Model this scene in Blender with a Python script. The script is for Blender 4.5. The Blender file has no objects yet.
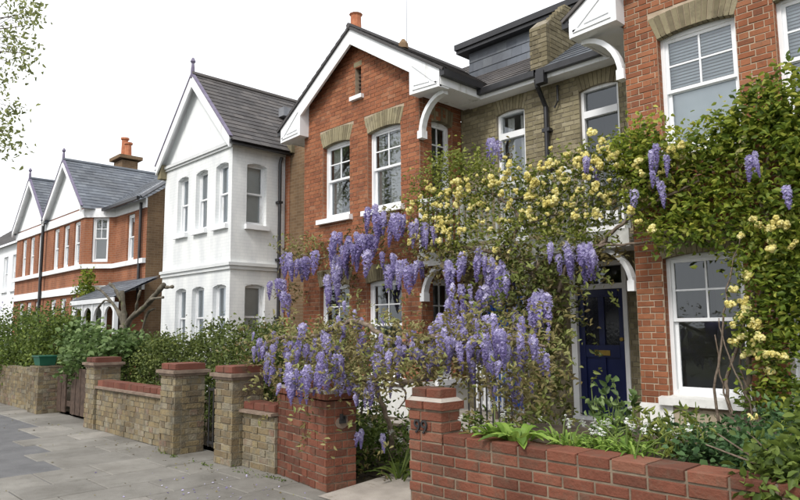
import bpy, math, random
import numpy as np
from mathutils import Vector, Matrix

random.seed(7)
rng = np.random.default_rng(7)
scene = bpy.context.scene
C = scene.collection

# ---------------------------------------------------------------- camera
YAW, PITCH, ROLL = math.radians(45.93), math.radians(6.776), math.radians(-0.5)
EYE = Vector((0.0, 0.0, 1.6))
fwd = Vector((-math.sin(YAW)*math.cos(PITCH), math.cos(YAW)*math.cos(PITCH), math.sin(PITCH)))
rgt = Vector((math.cos(YAW), math.sin(YAW), 0))
upv = rgt.cross(fwd)
r2 = rgt*math.cos(ROLL)+upv*math.sin(ROLL)
u2 = upv*math.cos(ROLL)-rgt*math.sin(ROLL)
cam_d = bpy.data.cameras.new('camera')
cam = bpy.data.objects.new('camera', cam_d)
C.objects.link(cam)
cam.matrix_world = Matrix(((r2.x, u2.x, -fwd.x, EYE.x), (r2.y, u2.y, -fwd.y, EYE.y), (r2.z, u2.z, -fwd.z, EYE.z), (0, 0, 0, 1)))
cam_d.sensor_width = 36.0
cam_d.lens = 29.97
cam_d.clip_start = 0.05
cam_d.clip_end = 3000
scene.camera = cam

# ---------------------------------------------------------------- sky, sun, exposure
SUN_EL, SUN_AZ = math.radians(46), math.radians(165)     # azimuth measured from +Y towards +X
world = bpy.data.worlds.new('World')
scene.world = world
world.use_nodes = True
wn, wl = world.node_tree.nodes, world.node_tree.links
bg = wn['Background']
sky = wn.new('ShaderNodeTexSky')
sky.sky_type = 'NISHITA'
sky.sun_disc = False
sky.sun_elevation = SUN_EL
sky.sun_rotation = SUN_AZ
sky.air_density = 1.0
sky.dust_density = 4.0
mixw = wn.new('ShaderNodeMixRGB')                        # bright even cloud cover over the clear sky
mixw.inputs['Fac'].default_value = 0.9
mixw.inputs['Color2'].default_value = (8.0, 8.1, 8.3, 1)
wl.new(sky.outputs['Color'], mixw.inputs['Color1'])
wl.new(mixw.outputs['Color'], bg.inputs['Color'])
bg.inputs['Strength'].default_value = 0.1
sun_d = bpy.data.lights.new('sun', 'SUN')
sun_d.energy = 1.45
sun_d.angle = math.radians(14)
sun_d.color = (1.0, 0.96, 0.9)
sun = bpy.data.objects.new('sun', sun_d)
C.objects.link(sun)
to_sun = Vector((math.sin(SUN_AZ)*math.cos(SUN_EL), math.cos(SUN_AZ)*math.cos(SUN_EL), math.sin(SUN_EL)))
sun.rotation_euler = (-to_sun).to_track_quat('-Z', 'Y').to_euler()
scene.view_settings.view_transform = 'Standard'
scene.view_settings.look = 'None'
scene.view_settings.gamma = 1
scene.view_settings.use_curve_mapping = False
scene.view_settings.exposure = 0.95

# ---------------------------------------------------------------- materials
def new_mat(name):
    m = bpy.data.materials.new(name)
    m.use_nodes = True
    return m, m.node_tree.nodes, m.node_tree.links, m.node_tree.nodes['Principled BSDF']

def ramp(n, stops):
    r = n.new('ShaderNodeValToRGB')
    e = r.color_ramp.elements
    while len(e) < len(stops):
        e.new(0.5)
    for i, (p, c) in enumerate(stops):
        e[i].position = p
        e[i].color = (*c, 1)
    return r

def coords(n, l, scale=None):
    t = n.new('ShaderNodeNewGeometry')
    return t.outputs['Position']

def noise_mat(name, c1, c2, scale=6.0, rough=0.8, bump=0.15, bscale=60.0, spec=0.3, dirt=None, streak=1.0):
    """two-colour noise over world position, fine bump"""
    m, n, l, b = new_mat(name)
    pos = coords(n, l)
    nz = n.new('ShaderNodeTexNoise')
    nz.inputs['Scale'].default_value = scale
    nz.inputs['Detail'].default_value = 6
    l.new(pos, nz.inputs['Vector'])
    r = ramp(n, [(0.32, c1), (0.68, c2)])
    l.new(nz.outputs['Fac'], r.inputs['Fac'])
    out = r.outputs['Color']
    if dirt:
        dn = n.new('ShaderNodeTexNoise')
        dn.inputs['Scale'].default_value = dirt[1]
        dn.inputs['Detail'].default_value = 8
        dn.inputs['Roughness'].default_value = 0.7
        mp = n.new('ShaderNodeVectorMath'); mp.operation = 'MULTIPLY'; mp.inputs[1].default_value = (1, 1, streak)
        l.new(pos, mp.inputs[0]); l.new(mp.outputs[0], dn.inputs['Vector'])
        rr = ramp(n, [(dirt[2], (0, 0, 0)), (dirt[2]+0.15, (1, 1, 1))])
        l.new(dn.outputs['Fac'], rr.inputs['Fac'])
        mx = n.new('ShaderNodeMixRGB')
        l.new(rr.outputs['Color'], mx.inputs['Fac'])
        l.new(out, mx.inputs['Color1'])
        mx.inputs['Color2'].default_value = (*dirt[0], 1)
        out = mx.outputs['Color']
    l.new(out, b.inputs['Base Color'])
    b.inputs['Roughness'].default_value = rough
    b.inputs['Specular IOR Level'].default_value = spec
    if bump:
        bn = n.new('ShaderNodeTexNoise')
        bn.inputs['Scale'].default_value = bscale
        bn.inputs['Detail'].default_value = 4
        l.new(pos, bn.inputs['Vector'])
        bp = n.new('ShaderNodeBump')
        bp.inputs['Strength'].default_value = bump
        bp.inputs['Distance'].default_value = 0.01
        l.new(bn.outputs['Fac'], bp.inputs['Height'])
        l.new(bp.outputs['Normal'], b.inputs['Normal'])
    return m

def piece_mat(name, stops, rough=0.85, bump=0.35, blotch=(0.02, 0.02, 0.02), blotch_at=0.66, spec=0.2, bscale=45.0, bamt=0.6):
    """colour picked per piece: 'tint' attribute (joined pieces) plus the object's own random number"""
    m, n, l, b = new_mat(name)
    pos = coords(n, l)
    at = n.new('ShaderNodeAttribute'); at.attribute_name = 'tint'
    oi = n.new('ShaderNodeObjectInfo')
    ad = n.new('ShaderNodeMath'); ad.operation = 'ADD'
    l.new(at.outputs['Fac'], ad.inputs[0]); l.new(oi.outputs['Random'], ad.inputs[1])
    fr = n.new('ShaderNodeMath'); fr.operation = 'FRACT'
    l.new(ad.outputs[0], fr.inputs[0])
    nz = n.new('ShaderNodeTexNoise')
    nz.inputs['Scale'].default_value = 14; nz.inputs['Detail'].default_value = 5
    l.new(pos, nz.inputs['Vector'])
    mm = n.new('ShaderNodeMath'); mm.operation = 'MULTIPLY_ADD'
    mm.inputs[1].default_value = 0.35
    l.new(nz.outputs['Fac'], mm.inputs[0])
    sc = n.new('ShaderNodeMath'); sc.operation = 'MULTIPLY'; sc.inputs[1].default_value = 0.75
    l.new(fr.outputs[0], sc.inputs[0])
    l.new(sc.outputs[0], mm.inputs[2])
    r = ramp(n, stops)
    l.new(mm.outputs[0], r.inputs['Fac'])
    bn = n.new('ShaderNodeTexNoise')
    bn.inputs['Scale'].default_value = 5; bn.inputs['Detail'].default_value = 8; bn.inputs['Roughness'].default_value = 0.75
    l.new(pos, bn.inputs['Vector'])
    br = ramp(n, [(blotch_at, (0, 0, 0)), (min(blotch_at+0.16, 1), (bamt, bamt, bamt))])
    l.new(bn.outputs['Fac'], br.inputs['Fac'])
    mx = n.new('ShaderNodeMixRGB')
    l.new(br.outputs['Color'], mx.inputs['Fac'])
    l.new(r.outputs['Color'], mx.inputs['Color1'])
    mx.inputs['Color2'].default_value = (*blotch, 1)
    so = n.new('ShaderNodeTexNoise'); so.inputs['Scale'].default_value = 0.9; so.inputs['Detail'].default_value = 7; so.inputs['Roughness'].default_value = 0.65
    l.new(pos, so.inputs['Vector'])
    sr = ramp(n, [(0.36, (0.70, 0.68, 0.66)), (0.62, (1.06, 1.05, 1.04))]); l.new(so.outputs['Fac'], sr.inputs['Fac'])
    m2 = n.new('ShaderNodeMixRGB'); m2.blend_type = 'MULTIPLY'; m2.inputs['Fac'].default_value = 1.0
    l.new(mx.outputs['Color'], m2.inputs['Color1']); l.new(sr.outputs['Color'], m2.inputs['Color2'])
    l.new(m2.outputs['Color'], b.inputs['Base Color'])
    b.inputs['Roughness'].default_value = rough
    b.inputs['Specular IOR Level'].default_value = spec
    if bump:
        b2 = n.new('ShaderNodeTexNoise')
        b2.inputs['Scale'].default_value = bscale; b2.inputs['Detail'].default_value = 5
        l.new(pos, b2.inputs['Vector'])
        bp = n.new('ShaderNodeBump')
        bp.inputs['Strength'].default_value = bump; bp.inputs['Distance'].default_value = 0.012
        l.new(b2.outputs['Fac'], bp.inputs['Height'])
        l.new(bp.outputs['Normal'], b.inputs['Normal'])
    return m

def leaf_mat(name, stops, trans=0.35, rough=0.5, vary=0.0):
    m, n, l, b = new_mat(name)
    at = n.new('ShaderNodeAttribute'); at.attribute_name = 'tint'
    r = ramp(n, stops)
    oi = n.new('ShaderNodeObjectInfo')
    ma = n.new('ShaderNodeMath'); ma.operation = 'MULTIPLY_ADD'; ma.inputs[1].default_value = vary; ma.inputs[2].default_value = -vary/2
    l.new(oi.outputs['Random'], ma.inputs[0])
    sm = n.new('ShaderNodeMath'); sm.operation = 'ADD'; sm.use_clamp = True
    l.new(ma.outputs[0], sm.inputs[0]); l.new(at.outputs['Fac'], sm.inputs[1])
    l.new(sm.outputs[0], r.inputs['Fac'])
    l.new(r.outputs['Color'], b.inputs['Base Color'])
    b.inputs['Roughness'].default_value = rough
    b.inputs['Specular IOR Level'].default_value = 0.3
    tr = n.new('ShaderNodeBsdfTranslucent')
    l.new(r.outputs['Color'], tr.inputs['Color'])
    mx = n.new('ShaderNodeMixShader')
    mx.inputs['Fac'].default_value = trans
    l.new(b.outputs['BSDF'], mx.inputs[1]); l.new(tr.outputs['BSDF'], mx.inputs[2])
    l.new(mx.outputs['Shader'], n['Material Output'].inputs['Surface'])
    return m

def glass_mat(name, gain=1.6):
    m, n, l, b = new_mat(name)
    n.remove(b)
    t = n.new('ShaderNodeBsdfTransparent'); t.inputs['Color'].default_value = (0.86, 0.9, 0.9, 1)
    g = n.new('ShaderNodeBsdfGlossy'); g.inputs['Roughness'].default_value = 0.02
    g.inputs['Color'].default_value = (0.9, 0.95, 1, 1)
    fz = n.new('ShaderNodeFresnel'); fz.inputs['IOR'].default_value = 1.5
    mu = n.new('ShaderNodeMath'); mu.operation = 'MULTIPLY'; mu.inputs[1].default_value = gain; mu.use_clamp = True
    l.new(fz.outputs[0], mu.inputs[0])
    pos = coords(n, l)
    nz = n.new('ShaderNodeTexNoise'); nz.inputs['Scale'].default_value = 1.6; nz.inputs['Detail'].default_value = 1
    l.new(pos, nz.inputs['Vector'])
    bp = n.new('ShaderNodeBump'); bp.inputs['Strength'].default_value = 0.05; bp.inputs['Distance'].default_value = 0.05
    l.new(nz.outputs['Fac'], bp.inputs['Height'])
    l.new(bp.outputs['Normal'], g.inputs['Normal'])
    mx = n.new('ShaderNodeMixShader')
    l.new(mu.outputs[0], mx.inputs['Fac']); l.new(t.outputs[0], mx.inputs[1]); l.new(g.outputs[0], mx.inputs[2])
    l.new(mx.outputs[0], n['Material Output'].inputs['Surface'])
    return m

M = {}
M['red'] = piece_mat('orange_red_brick', [(0.0, (0.12, 0.06, 0.040)), (0.2, (0.215, 0.085, 0.047)), (0.6, (0.285, 0.108, 0.054)), (0.85, (0.32, 0.135, 0.07)), (1.0, (0.27, 0.14, 0.088))], blotch=(0.09, 0.06, 0.045), blotch_at=0.56)
M['wallred'] = piece_mat('dark_red_wall_brick', [(0.0, (0.075, 0.036, 0.025)), (0.35, (0.135, 0.05, 0.032)), (0.8, (0.18, 0.066, 0.041)), (1.0, (0.20, 0.095, 0.062))], blotch=(0.10, 0.08, 0.058), blotch_at=0.5, bump=0.7)
M['capred'] = piece_mat('red_coping_brick', [(0.0, (0.11, 0.045, 0.033)), (0.6, (0.165, 0.060, 0.042)), (1.0, (0.20, 0.085, 0.06))], blotch=(0.09, 0.075, 0.05), blotch_at=0.5)
M['stock'] = piece_mat('yellow_stock_brick', [(0.0, (0.12, 0.10, 0.07)), (0.3, (0.20, 0.175, 0.11)), (0.7, (0.265, 0.235, 0.15)), (1.0, (0.31, 0.275, 0.19))], blotch=(0.09, 0.08, 0.06), blotch_at=0.52)
M['oldstock'] = piece_mat('weathered_stock_brick', [(0.0, (0.07, 0.05, 0.036)), (0.15, (0.13, 0.10, 0.065)), (0.4, (0.20, 0.155, 0.09)), (0.65, (0.255, 0.205, 0.115)), (0.8, (0.25, 0.225, 0.165)), (0.93, (0.20, 0.13, 0.09)), (1.0, (0.17, 0.085, 0.06))], blotch=(0.13, 0.125, 0.10), blotch_at=0.46, bump=0.9, bamt=0.75)
M['brown'] = piece_mat('brown_flank_brick', [(0.0, (0.10, 0.065, 0.04)), (0.5, (0.18, 0.12, 0.07)), (1.0, (0.24, 0.17, 0.10))], blotch=(0.07, 0.06, 0.045))
M['mortar'] = noise_mat('lime_mortar', (0.34, 0.265, 0.19), (0.44, 0.36, 0.27), 9, 0.95)
M['mortar_wall'] = noise_mat('wall_mortar', (0.125, 0.095, 0.07), (0.225, 0.18, 0.13), 9, 0.95)
M['mortar_stock'] = noise_mat('stock_mortar', (0.19, 0.165, 0.12), (0.27, 0.24, 0.185), 7, 0.95, dirt=((0.14, 0.13, 0.10), 2.5, 0.55))
M['white'] = noise_mat('white_gloss_paint', (0.74, 0.76, 0.78), (0.80, 0.81, 0.82), 3, 0.5, 0.08, 30, 0.35, dirt=((0.50, 0.50, 0.47), 5, 0.57), streak=0.25)
M['wornwhite'] = noise_mat('worn_white_paint', (0.62, 0.62, 0.60), (0.74, 0.74, 0.72), 8, 0.6, 0.2, 40, 0.3, dirt=((0.26, 0.24, 0.20), 9, 0.60))
M['render'] = noise_mat('white_painted_render', (0.76, 0.79, 0.80), (0.82, 0.84, 0.85), 1.2, 0.85, 0.12, 90, 0.2, dirt=((0.60, 0.61, 0.60), 4, 0.58), streak=0.18)
M['band'] = noise_mat('grey_white_moulding', (0.60, 0.62, 0.63), (0.68, 0.70, 0.70), 3, 0.7, 0.1)
M['cement'] = noise_mat('beige_cement_render', (0.30, 0.25, 0.18), (0.42, 0.36, 0.27), 3, 0.95, 0.3, 50, 0.2, dirt=((0.14, 0.14, 0.10), 3, 0.56))
M['slate'] = piece_mat('blue_grey_slate', [(0.0, (0.085, 0.098, 0.12)), (0.5, (0.125, 0.142, 0.17)), (1.0, (0.17, 0.19, 0.215))], rough=0.55, bump=0.15, blotch=(0.11, 0.11, 0.09), spec=0.4)
M['darkslate'] = piece_mat('brown_grey_slate', [(0.0, (0.055, 0.052, 0.054)), (0.5, (0.085, 0.08, 0.08)), (1.0, (0.12, 0.11, 0.105))], rough=0.65, bump=0.2, blotch=(0.12, 0.11, 0.08), spec=0.3)
M['lead'] = noise_mat('grey_lead', (0.16, 0.17, 0.19), (0.26, 0.27, 0.29), 4, 0.5, 0.1)
M['black'] = noise_mat('black_gutter_paint', (0.012, 0.012, 0.014), (0.025, 0.025, 0.028), 6, 0.4, 0.03, 40, 0.5)
M['terracotta'] = noise_mat('terracotta', (0.36, 0.12, 0.06), (0.46, 0.19, 0.10), 8, 0.85, 0.2)
M['purplepaint'] = noise_mat('purple_grey_timber', (0.13, 0.11, 0.17), (0.19, 0.17, 0.24), 8, 0.6, 0.1)
M['glass'] = glass_mat('window_glass', 3.2)
M['glass_dark'] = glass_mat('window_glass_low', 2.0)
M['inside'] = noise_mat('room_wall', (0.42, 0.41, 0.38), (0.50, 0.49, 0.46), 1, 0.9, 0)
M['curtain'] = noise_mat('pale_curtain', (0.62, 0.60, 0.58), (0.75, 0.73, 0.70), 9, 0.9, 0.1)
M['blind'] = noise_mat('pale_blind', (0.72, 0.76, 0.78), (0.80, 0.83, 0.85), 4, 0.8, 0)
M['navy'] = noise_mat('navy_door_paint', (0.006, 0.011, 0.06), (0.008, 0.015, 0.075), 4, 0.3, 0.05, 30, 0.5)
M['blue'] = noise_mat('bright_blue_paint', (0.02, 0.09, 0.42), (0.03, 0.12, 0.50), 4, 0.35, 0.05, 30, 0.5)
M['doorglass'] = noise_mat('obscure_door_glass', (0.008, 0.010, 0.016), (0.014, 0.016, 0.024), 6, 0.15, 0.2, 25, 0.5)
M['brass'] = noise_mat('tarnished_brass', (0.34, 0.22, 0.05), (0.42, 0.29, 0.08), 9, 0.35, 0)
M['brass'].node_tree.nodes['Principled BSDF'].inputs['Metallic'].default_value = 0.8
M['iron'] = noise_mat('dark_iron', (0.02, 0.02, 0.022), (0.04, 0.038, 0.036), 12, 0.6, 0.1)
M['stone'] = noise_mat('weathered_stone', (0.15, 0.11, 0.085), (0.23, 0.175, 0.135), 8, 0.9, 0.4, 60, 0.2, dirt=((0.10, 0.09, 0.07), 6, 0.56))
M['slab'] = piece_mat('paving_stone', [(0.0, (0.165, 0.160, 0.146)), (0.3, (0.19, 0.184, 0.168)), (0.7, (0.22, 0.212, 0.192)), (0.92, (0.26, 0.248, 0.225)), (1.0, (0.245, 0.215, 0.18))], rough=0.9, bump=0.4, blotch=(0.12, 0.118, 0.10), blotch_at=0.52, bscale=70, bamt=0.5)
M['joint'] = noise_mat('sandy_joint', (0.11, 0.105, 0.085), (0.17, 0.16, 0.13), 12, 0.95, 0.3)
M['tarmac'] = noise_mat('tarmac', (0.105, 0.105, 0.108), (0.145, 0.145, 0.147), 2.5, 0.92, 0.7, 220, 0.25, dirt=((0.20, 0.195, 0.18), 7, 0.6))
M['road'] = noise_mat('road_tarmac', (0.045, 0.045, 0.047), (0.065, 0.065, 0.066), 3, 0.9, 0.6, 200)
M['soil'] = noise_mat('garden_soil', (0.045, 0.034, 0.022), (0.09, 0.07, 0.045), 8, 1.0, 0.8, 40)
M['ground'] = noise_mat('rough_grass_ground', (0.05, 0.06, 0.028), (0.09, 0.085, 0.05), 3, 1.0, 0.6, 40)
M['path'] = noise_mat('garden_path', (0.28, 0.25, 0.22), (0.37, 0.335, 0.295), 5, 0.92, 0.4, 60, dirt=((0.17, 0.15, 0.11), 6, 0.58))
M['bark'] = noise_mat('grey_brown_bark', (0.085, 0.068, 0.05), (0.19, 0.16, 0.125), 14, 0.95, 0.9, 40)
M['vine'] = noise_mat('vine_bark', (0.10, 0.075, 0.055), (0.22, 0.175, 0.135), 22, 0.95, 0.9, 60)
M['palebark'] = noise_mat('pale_pollard_bark', (0.07, 0.062, 0.047), (0.17, 0.15, 0.115), 9, 0.95, 0.9, 30, dirt=((0.15, 0.17, 0.06), 5, 0.58))
M['gatewood'] = noise_mat('dark_brown_timber', (0.045, 0.03, 0.022), (0.09, 0.06, 0.045), 14, 0.8, 0.4)
M['greenplastic'] = noise_mat('green_plastic', (0.012, 0.085, 0.052), (0.02, 0.105, 0.065), 5, 0.4, 0)
M['stem'] = noise_mat('green_stem', (0.09, 0.13, 0.03), (0.14, 0.18, 0.05), 9, 0.7, 0)
# leaves and flowers
M['lf_wist'] = leaf_mat('bronze_wisteria_leaf', [(0.0, (0.085, 0.065, 0.028)), (0.4, (0.19, 0.155, 0.06)), (0.75, (0.30, 0.27, 0.115)), (1.0, (0.24, 0.28, 0.085))])
M['lf_rose'] = leaf_mat('rose_leaf', [(0.0, (0.06, 0.085, 0.017)), (0.5, (0.17, 0.21, 0.04)), (1.0, (0.35, 0.38, 0.09))], trans=0.42)
M['lf_creep'] = leaf_mat('fresh_creeper_leaf', [(0.0, (0.045, 0.075, 0.014)), (0.35, (0.145, 0.215, 0.032)), (0.7, (0.32, 0.385, 0.058)), (1.0, (0.50, 0.50, 0.10))], trans=0.5)
M['lf_hedge'] = leaf_mat('hedge_leaf', [(0.0, (0.04, 0.058, 0.015)), (0.5, (0.10, 0.135, 0.032)), (1.0, (0.22, 0.25, 0.07))], trans=0.35)
M['lf_bush'] = leaf_mat('bush_leaf', [(0.0, (0.035, 0.06, 0.013)), (0.5, (0.11, 0.16, 0.03)), (1.0, (0.22, 0.28, 0.06))])
M['lf_shrub'] = leaf_mat('pale_shrub_leaf', [(0.0, (0.05, 0.085, 0.025)), (0.5, (0.12, 0.19, 0.06)), (1.0, (0.25, 0.33, 0.13))])
M['lf_ivy'] = leaf_mat('mid_green_leaf', [(0.0, (0.025, 0.06, 0.02)), (0.5, (0.06, 0.125, 0.045)), (1.0, (0.13, 0.21, 0.075))], trans=0.3)
M['lf_lime'] = leaf_mat('lime_strap_leaf', [(0.0, (0.07, 0.13, 0.02)), (0.5, (0.16, 0.27, 0.04)), (1.0, (0.30, 0.42, 0.09))], trans=0.35)
M['lf_tree'] = leaf_mat('street_tree_leaf', [(0.0, (0.12, 0.14, 0.05)), (0.5, (0.22, 0.25, 0.09)), (1.0, (0.34, 0.37, 0.15))], trans=0.55)
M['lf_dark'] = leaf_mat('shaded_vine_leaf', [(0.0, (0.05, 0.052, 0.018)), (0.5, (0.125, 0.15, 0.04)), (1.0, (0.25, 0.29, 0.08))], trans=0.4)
M['fl_wist'] = leaf_mat('lilac_petal', [(0.0, (0.19, 0.15, 0.35)), (0.3, (0.30, 0.255, 0.50)), (0.65, (0.46, 0.42, 0.66)), (1.0, (0.68, 0.65, 0.82))], trans=0.35, rough=0.7, vary=0.4)
M['fl_rose'] = leaf_mat('primrose_petal', [(0.0, (0.60, 0.50, 0.13)), (0.5, (0.79, 0.71, 0.27)), (1.0, (0.88, 0.84, 0.48))], trans=0.3, rough=0.7, vary=0.3)
M['fl_white'] = leaf_mat('white_petal', [(0.0, (0.60, 0.62, 0.58)), (1.0, (0.82, 0.83, 0.80))], trans=0.25, rough=0.7)

# ---------------------------------------------------------------- mesh helpers
def link(o, parent=None):
    C.objects.link(o)
    if parent is not None:
        o.parent = parent
    return o

def tag(o, label=None, cat=None, group=None, kind=None):
    if label: o['label'] = label
    if cat: o['category'] = cat
    if group: o['group'] = group
    if kind: o['kind'] = kind
    return o

def thing(name, label, cat, loc=(0, 0, 0), rz=0.0, group=None):
    o = bpy.data.objects.new(name, None)
    o.empty_display_size = 0.2
    link(o)
    o.location = loc
    o.rotation_euler = (0, 0, rz)
    return tag(o, label, cat, group)

class MB:
    """collects polygons in world space; build() links them as ONE mesh object"""
    def __init__(s):
        s.v, s.f, s.t = [], [], []
    def poly(s, pts, tint=0.5):
        i = len(s.v)
        s.v += [tuple(p) for p in pts]
        s.t += [tint]*len(pts)
        s.f.append(tuple(range(i, i+len(pts))))
        return s
    def hexa(s, p, tint=0.5):
        """8 corners: bottom ring 0-3, top ring 4-7"""
        i = len(s.v)
        s.v += [tuple(q) for q in p]
        s.t += [tint]*8
        for f in ((3, 2, 1, 0), (4, 5, 6, 7), (0, 1, 5, 4), (1, 2, 6, 5), (2, 3, 7, 6), (3, 0, 4, 7)):
            s.f.append(tuple(i+k for k in f))
        return s
    def box(s, x0, x1, y0, y1, z0, z1, tint=0.5):
        return s.hexa([(x0, y0, z0), (x1, y0, z0), (x1, y1, z0), (x0, y1, z0), (x0, y0, z1), (x1, y0, z1), (x1, y1, z1), (x0, y1, z1)], tint)
    def prism(s, pts, vec, tint=0.5):
        """polygon pts extruded along vec"""
        n = len(pts)
        vec = Vector(vec)
        a = [Vector(p) for p in pts]
        b = [p+vec for p in a]
        i = len(s.v)
        s.v += [tuple(p) for p in a+b]
        s.t += [tint]*(2*n)
        s.f.append(tuple(i+k for k in range(n)))
        s.f.append(tuple(i+n+k for k in reversed(range(n))))
        for k in range(n):
            s.f.append((i+k, i+n+k, i+n+(k+1) % n, i+(k+1) % n))
        return s
    def tube(s, pts, r0, r1=None, n=6, tint=0.5, radii=None):
        pts = [Vector(p) for p in pts]
        r1 = r0 if r1 is None else r1
        i0 = len(s.v)
        k = len(pts)
        ref = Vector((0.31, 0.17, 0.93))
        for j, p in enumerate(pts):
            d = (pts[min(j+1, k-1)]-pts[max(j-1, 0)])
            d = d.normalized() if d.length > 1e-9 else Vector((0, 0, 1))
            a = d.cross(ref)
            if a.length < 1e-3: a = d.cross(Vector((1, 0, 0)))
            a.normalize(); b = d.cross(a)
            r = radii[j] if radii else r0+(r1-r0)*j/max(k-1, 1)
            for q in range(n):
                th = 2*math.pi*q/n
                s.v.append(tuple(p+a*(r*math.cos(th))+b*(r*math.sin(th))))
                s.t.append(tint)
        for j in range(k-1):
            for q in range(n):
                A = i0+j*n+q; B = i0+j*n+(q+1) % n
                s.f.append((A, B, B+n, A+n))
        s.f.append(tuple(i0+q for q in reversed(range(n))))
        s.f.append(tuple(i0+(k-1)*n+q for q in range(n)))
        return s
    def build(s, name, mat, parent=None, smooth=False, kind=None):
        me = bpy.data.meshes.new(name)
        off = Vector((0, 0, 0))
        o = bpy.data.objects.new(name, me)
        if parent is not None:
            inv = world_of(parent).inverted()
            me.from_pydata([tuple(inv @ Vector(p)) for p in s.v], [], s.f)
        else:
            me.from_pydata(s.v, [], s.f)
        at = me.attributes.new('tint', 'FLOAT', 'POINT')
        at.data.foreach_set('value', s.t)
        me.materials.append(mat)
        if smooth:
            me.polygons.foreach_set('use_smooth', [True]*len(me.polygons))
        me.update()
        link(o, parent)
        if kind: o['kind'] = kind
        return o

def world_of(o):
    m = o.matrix_basis.copy()
    p = o.parent
    while p is not None:
        m = p.matrix_basis @ m
        p = p.parent
    return m

def curve_pts(pts, per=6):
    """Catmull-Rom through pts"""
    P = [Vector(p) for p in pts]
    if len(P) < 3:
        return [P[0].lerp(P[-1], i/per) for i in range(per+1)]
    Q = [P[0]*2-P[1]]+P+[P[-1]*2-P[-2]]
    out = []
    for i in range(1, len(Q)-2):
        a, b, c, d = Q[i-1], Q[i], Q[i+1], Q[i+2]
        for k in range(per):
            t = k/per
            out.append(0.5*((2*b)+(c-a)*t+(2*a-5*b+4*c-d)*t*t+(3*b-a-3*c+d)*t**3))
    out.append(P[-1])
    return out

class Fr:
    """wall frame: a along the wall, d outwards, z up"""
    def __init__(s, o, u, n=None):
        s.o = Vector((o[0], o[1], 0))
        s.u = Vector((u[0], u[1], 0)).normalized()
        s.n = Vector((s.u.y, -s.u.x, 0)) if n is None else Vector((n[0], n[1], 0)).normalized()
    def p(s, a, d, z):
        return s.o+s.u*a+s.n*d+Vector((0, 0, z))
    def box(s, mb, a0, a1, d0, d1, z0, z1, tint=0.5):
        return mb.hexa([s.p(a0, d1, z0), s.p(a1, d1, z0), s.p(a1, d0, z0), s.p(a0, d0, z0),
                        s.p(a0, d1, z1), s.p(a1, d1, z1), s.p(a1, d0, z1), s.p(a0, d0, z1)], tint)

def panel(mb, fr, a0, a1, z0, z1, holes, d=0.0, reveal=0.2, rev=None):
    """wall face with rectangular holes and their reveals"""
    us = sorted({a0, a1, *[min(max(h[i], a0), a1) for h in holes for i in (0, 1)]})
    zs = sorted({z0, z1, *[min(max(h[i], z0), z1) for h in holes for i in (2, 3)]})
    for i in range(len(us)-1):
        for j in range(len(zs)-1):
            um, zm = (us[i]+us[i+1])/2, (zs[j]+zs[j+1])/2
            if any(h[0] < um < h[1] and h[2] < zm < h[3] for h in holes): continue
            mb.poly([fr.p(us[i], d, zs[j]), fr.p(us[i+1], d, zs[j]), fr.p(us[i+1], d, zs[j+1]), fr.p(us[i], d, zs[j+1])])
    for h in holes:
        A = [fr.p(h[0], d, h[2]), fr.p(h[1], d, h[2]), fr.p(h[1], d, h[3]), fr.p(h[0], d, h[3])]
        B = [fr.p(h[0], d-reveal, h[2]), fr.p(h[1], d-reveal, h[2]), fr.p(h[1], d-reveal, h[3]), fr.p(h[0], d-reveal, h[3])]
        for k in range(4):
            (rev or mb).poly([A[k], A[(k+1) % 4], B[(k+1) % 4], B[k]])

# ---------------------------------------------------------------- bricks and slates
COURSE = 0.081
def px_size(p, length):
    q = p-EYE
    dep = q.dot(fwd)
    if dep < 0.3: return 0, False
    x = 400+666*q.dot(r2)/dep
    y = 250-666*q.dot(u2)/dep
    return 666*length/dep, (-5 < x < 805 and -5 < y < 505)

def lay(fr, a0, a1, z0, z1, holes=(), bond='flemish', course=COURSE, lim=None, L=0.235, Hd=0.115, joint=0.011, shift=0.0, d=0.0, dep=0.1):
    """rectangles of a brick wall, cut at holes (a0,a1,z0,z1) or hole functions z -> (a0,a1)"""
    out = []
    k = 0
    z = z0
    while z < z1-0.02:
        zt = min(z+course, z1)
        zm = (z+zt)/2
        lo, hi = a0, a1
        if lim:
            lo2, hi2 = lim(zm)
            lo, hi = max(lo, lo2), min(hi, hi2)
        if hi-lo > 0.03:
            cuts = []
            for h in holes:
                iv = h(zm) if callable(h) else ((h[0], h[1]) if h[2] < zm < h[3] else None)
                if iv: cuts.append(iv)
            cuts.sort()
            free = []
            cur = lo
            for c in cuts:
                if c[0] > cur: free.append((cur, min(c[0], hi)))
                cur = max(cur, c[1])
            if cur < hi: free.append((cur, hi))
            if bond == 'flemish':
                seq = [L, Hd]; st = shift-(0 if k % 2 else (L+Hd)/2)
            else:
                seq = [L]; st = shift-(0 if k % 2 else L/2)
            edges = []
            a = a0+st-sum(seq); q = 0
            while a < a1+0.3:
                w = seq[q % len(seq)]
                edges.append((a, a+w)); a += w; q += 1
            for (f0, f1) in free:
                for (e0, e1) in edges:
                    s0, s1 = max(e0, f0), min(e1, f1)
                    if s1-s0 > 0.022:
                        out.append((fr, s0+joint/2, s1-joint/2, z+joint/2, zt-joint/2, d, dep))
        z += course
        k += 1
    return out

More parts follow.
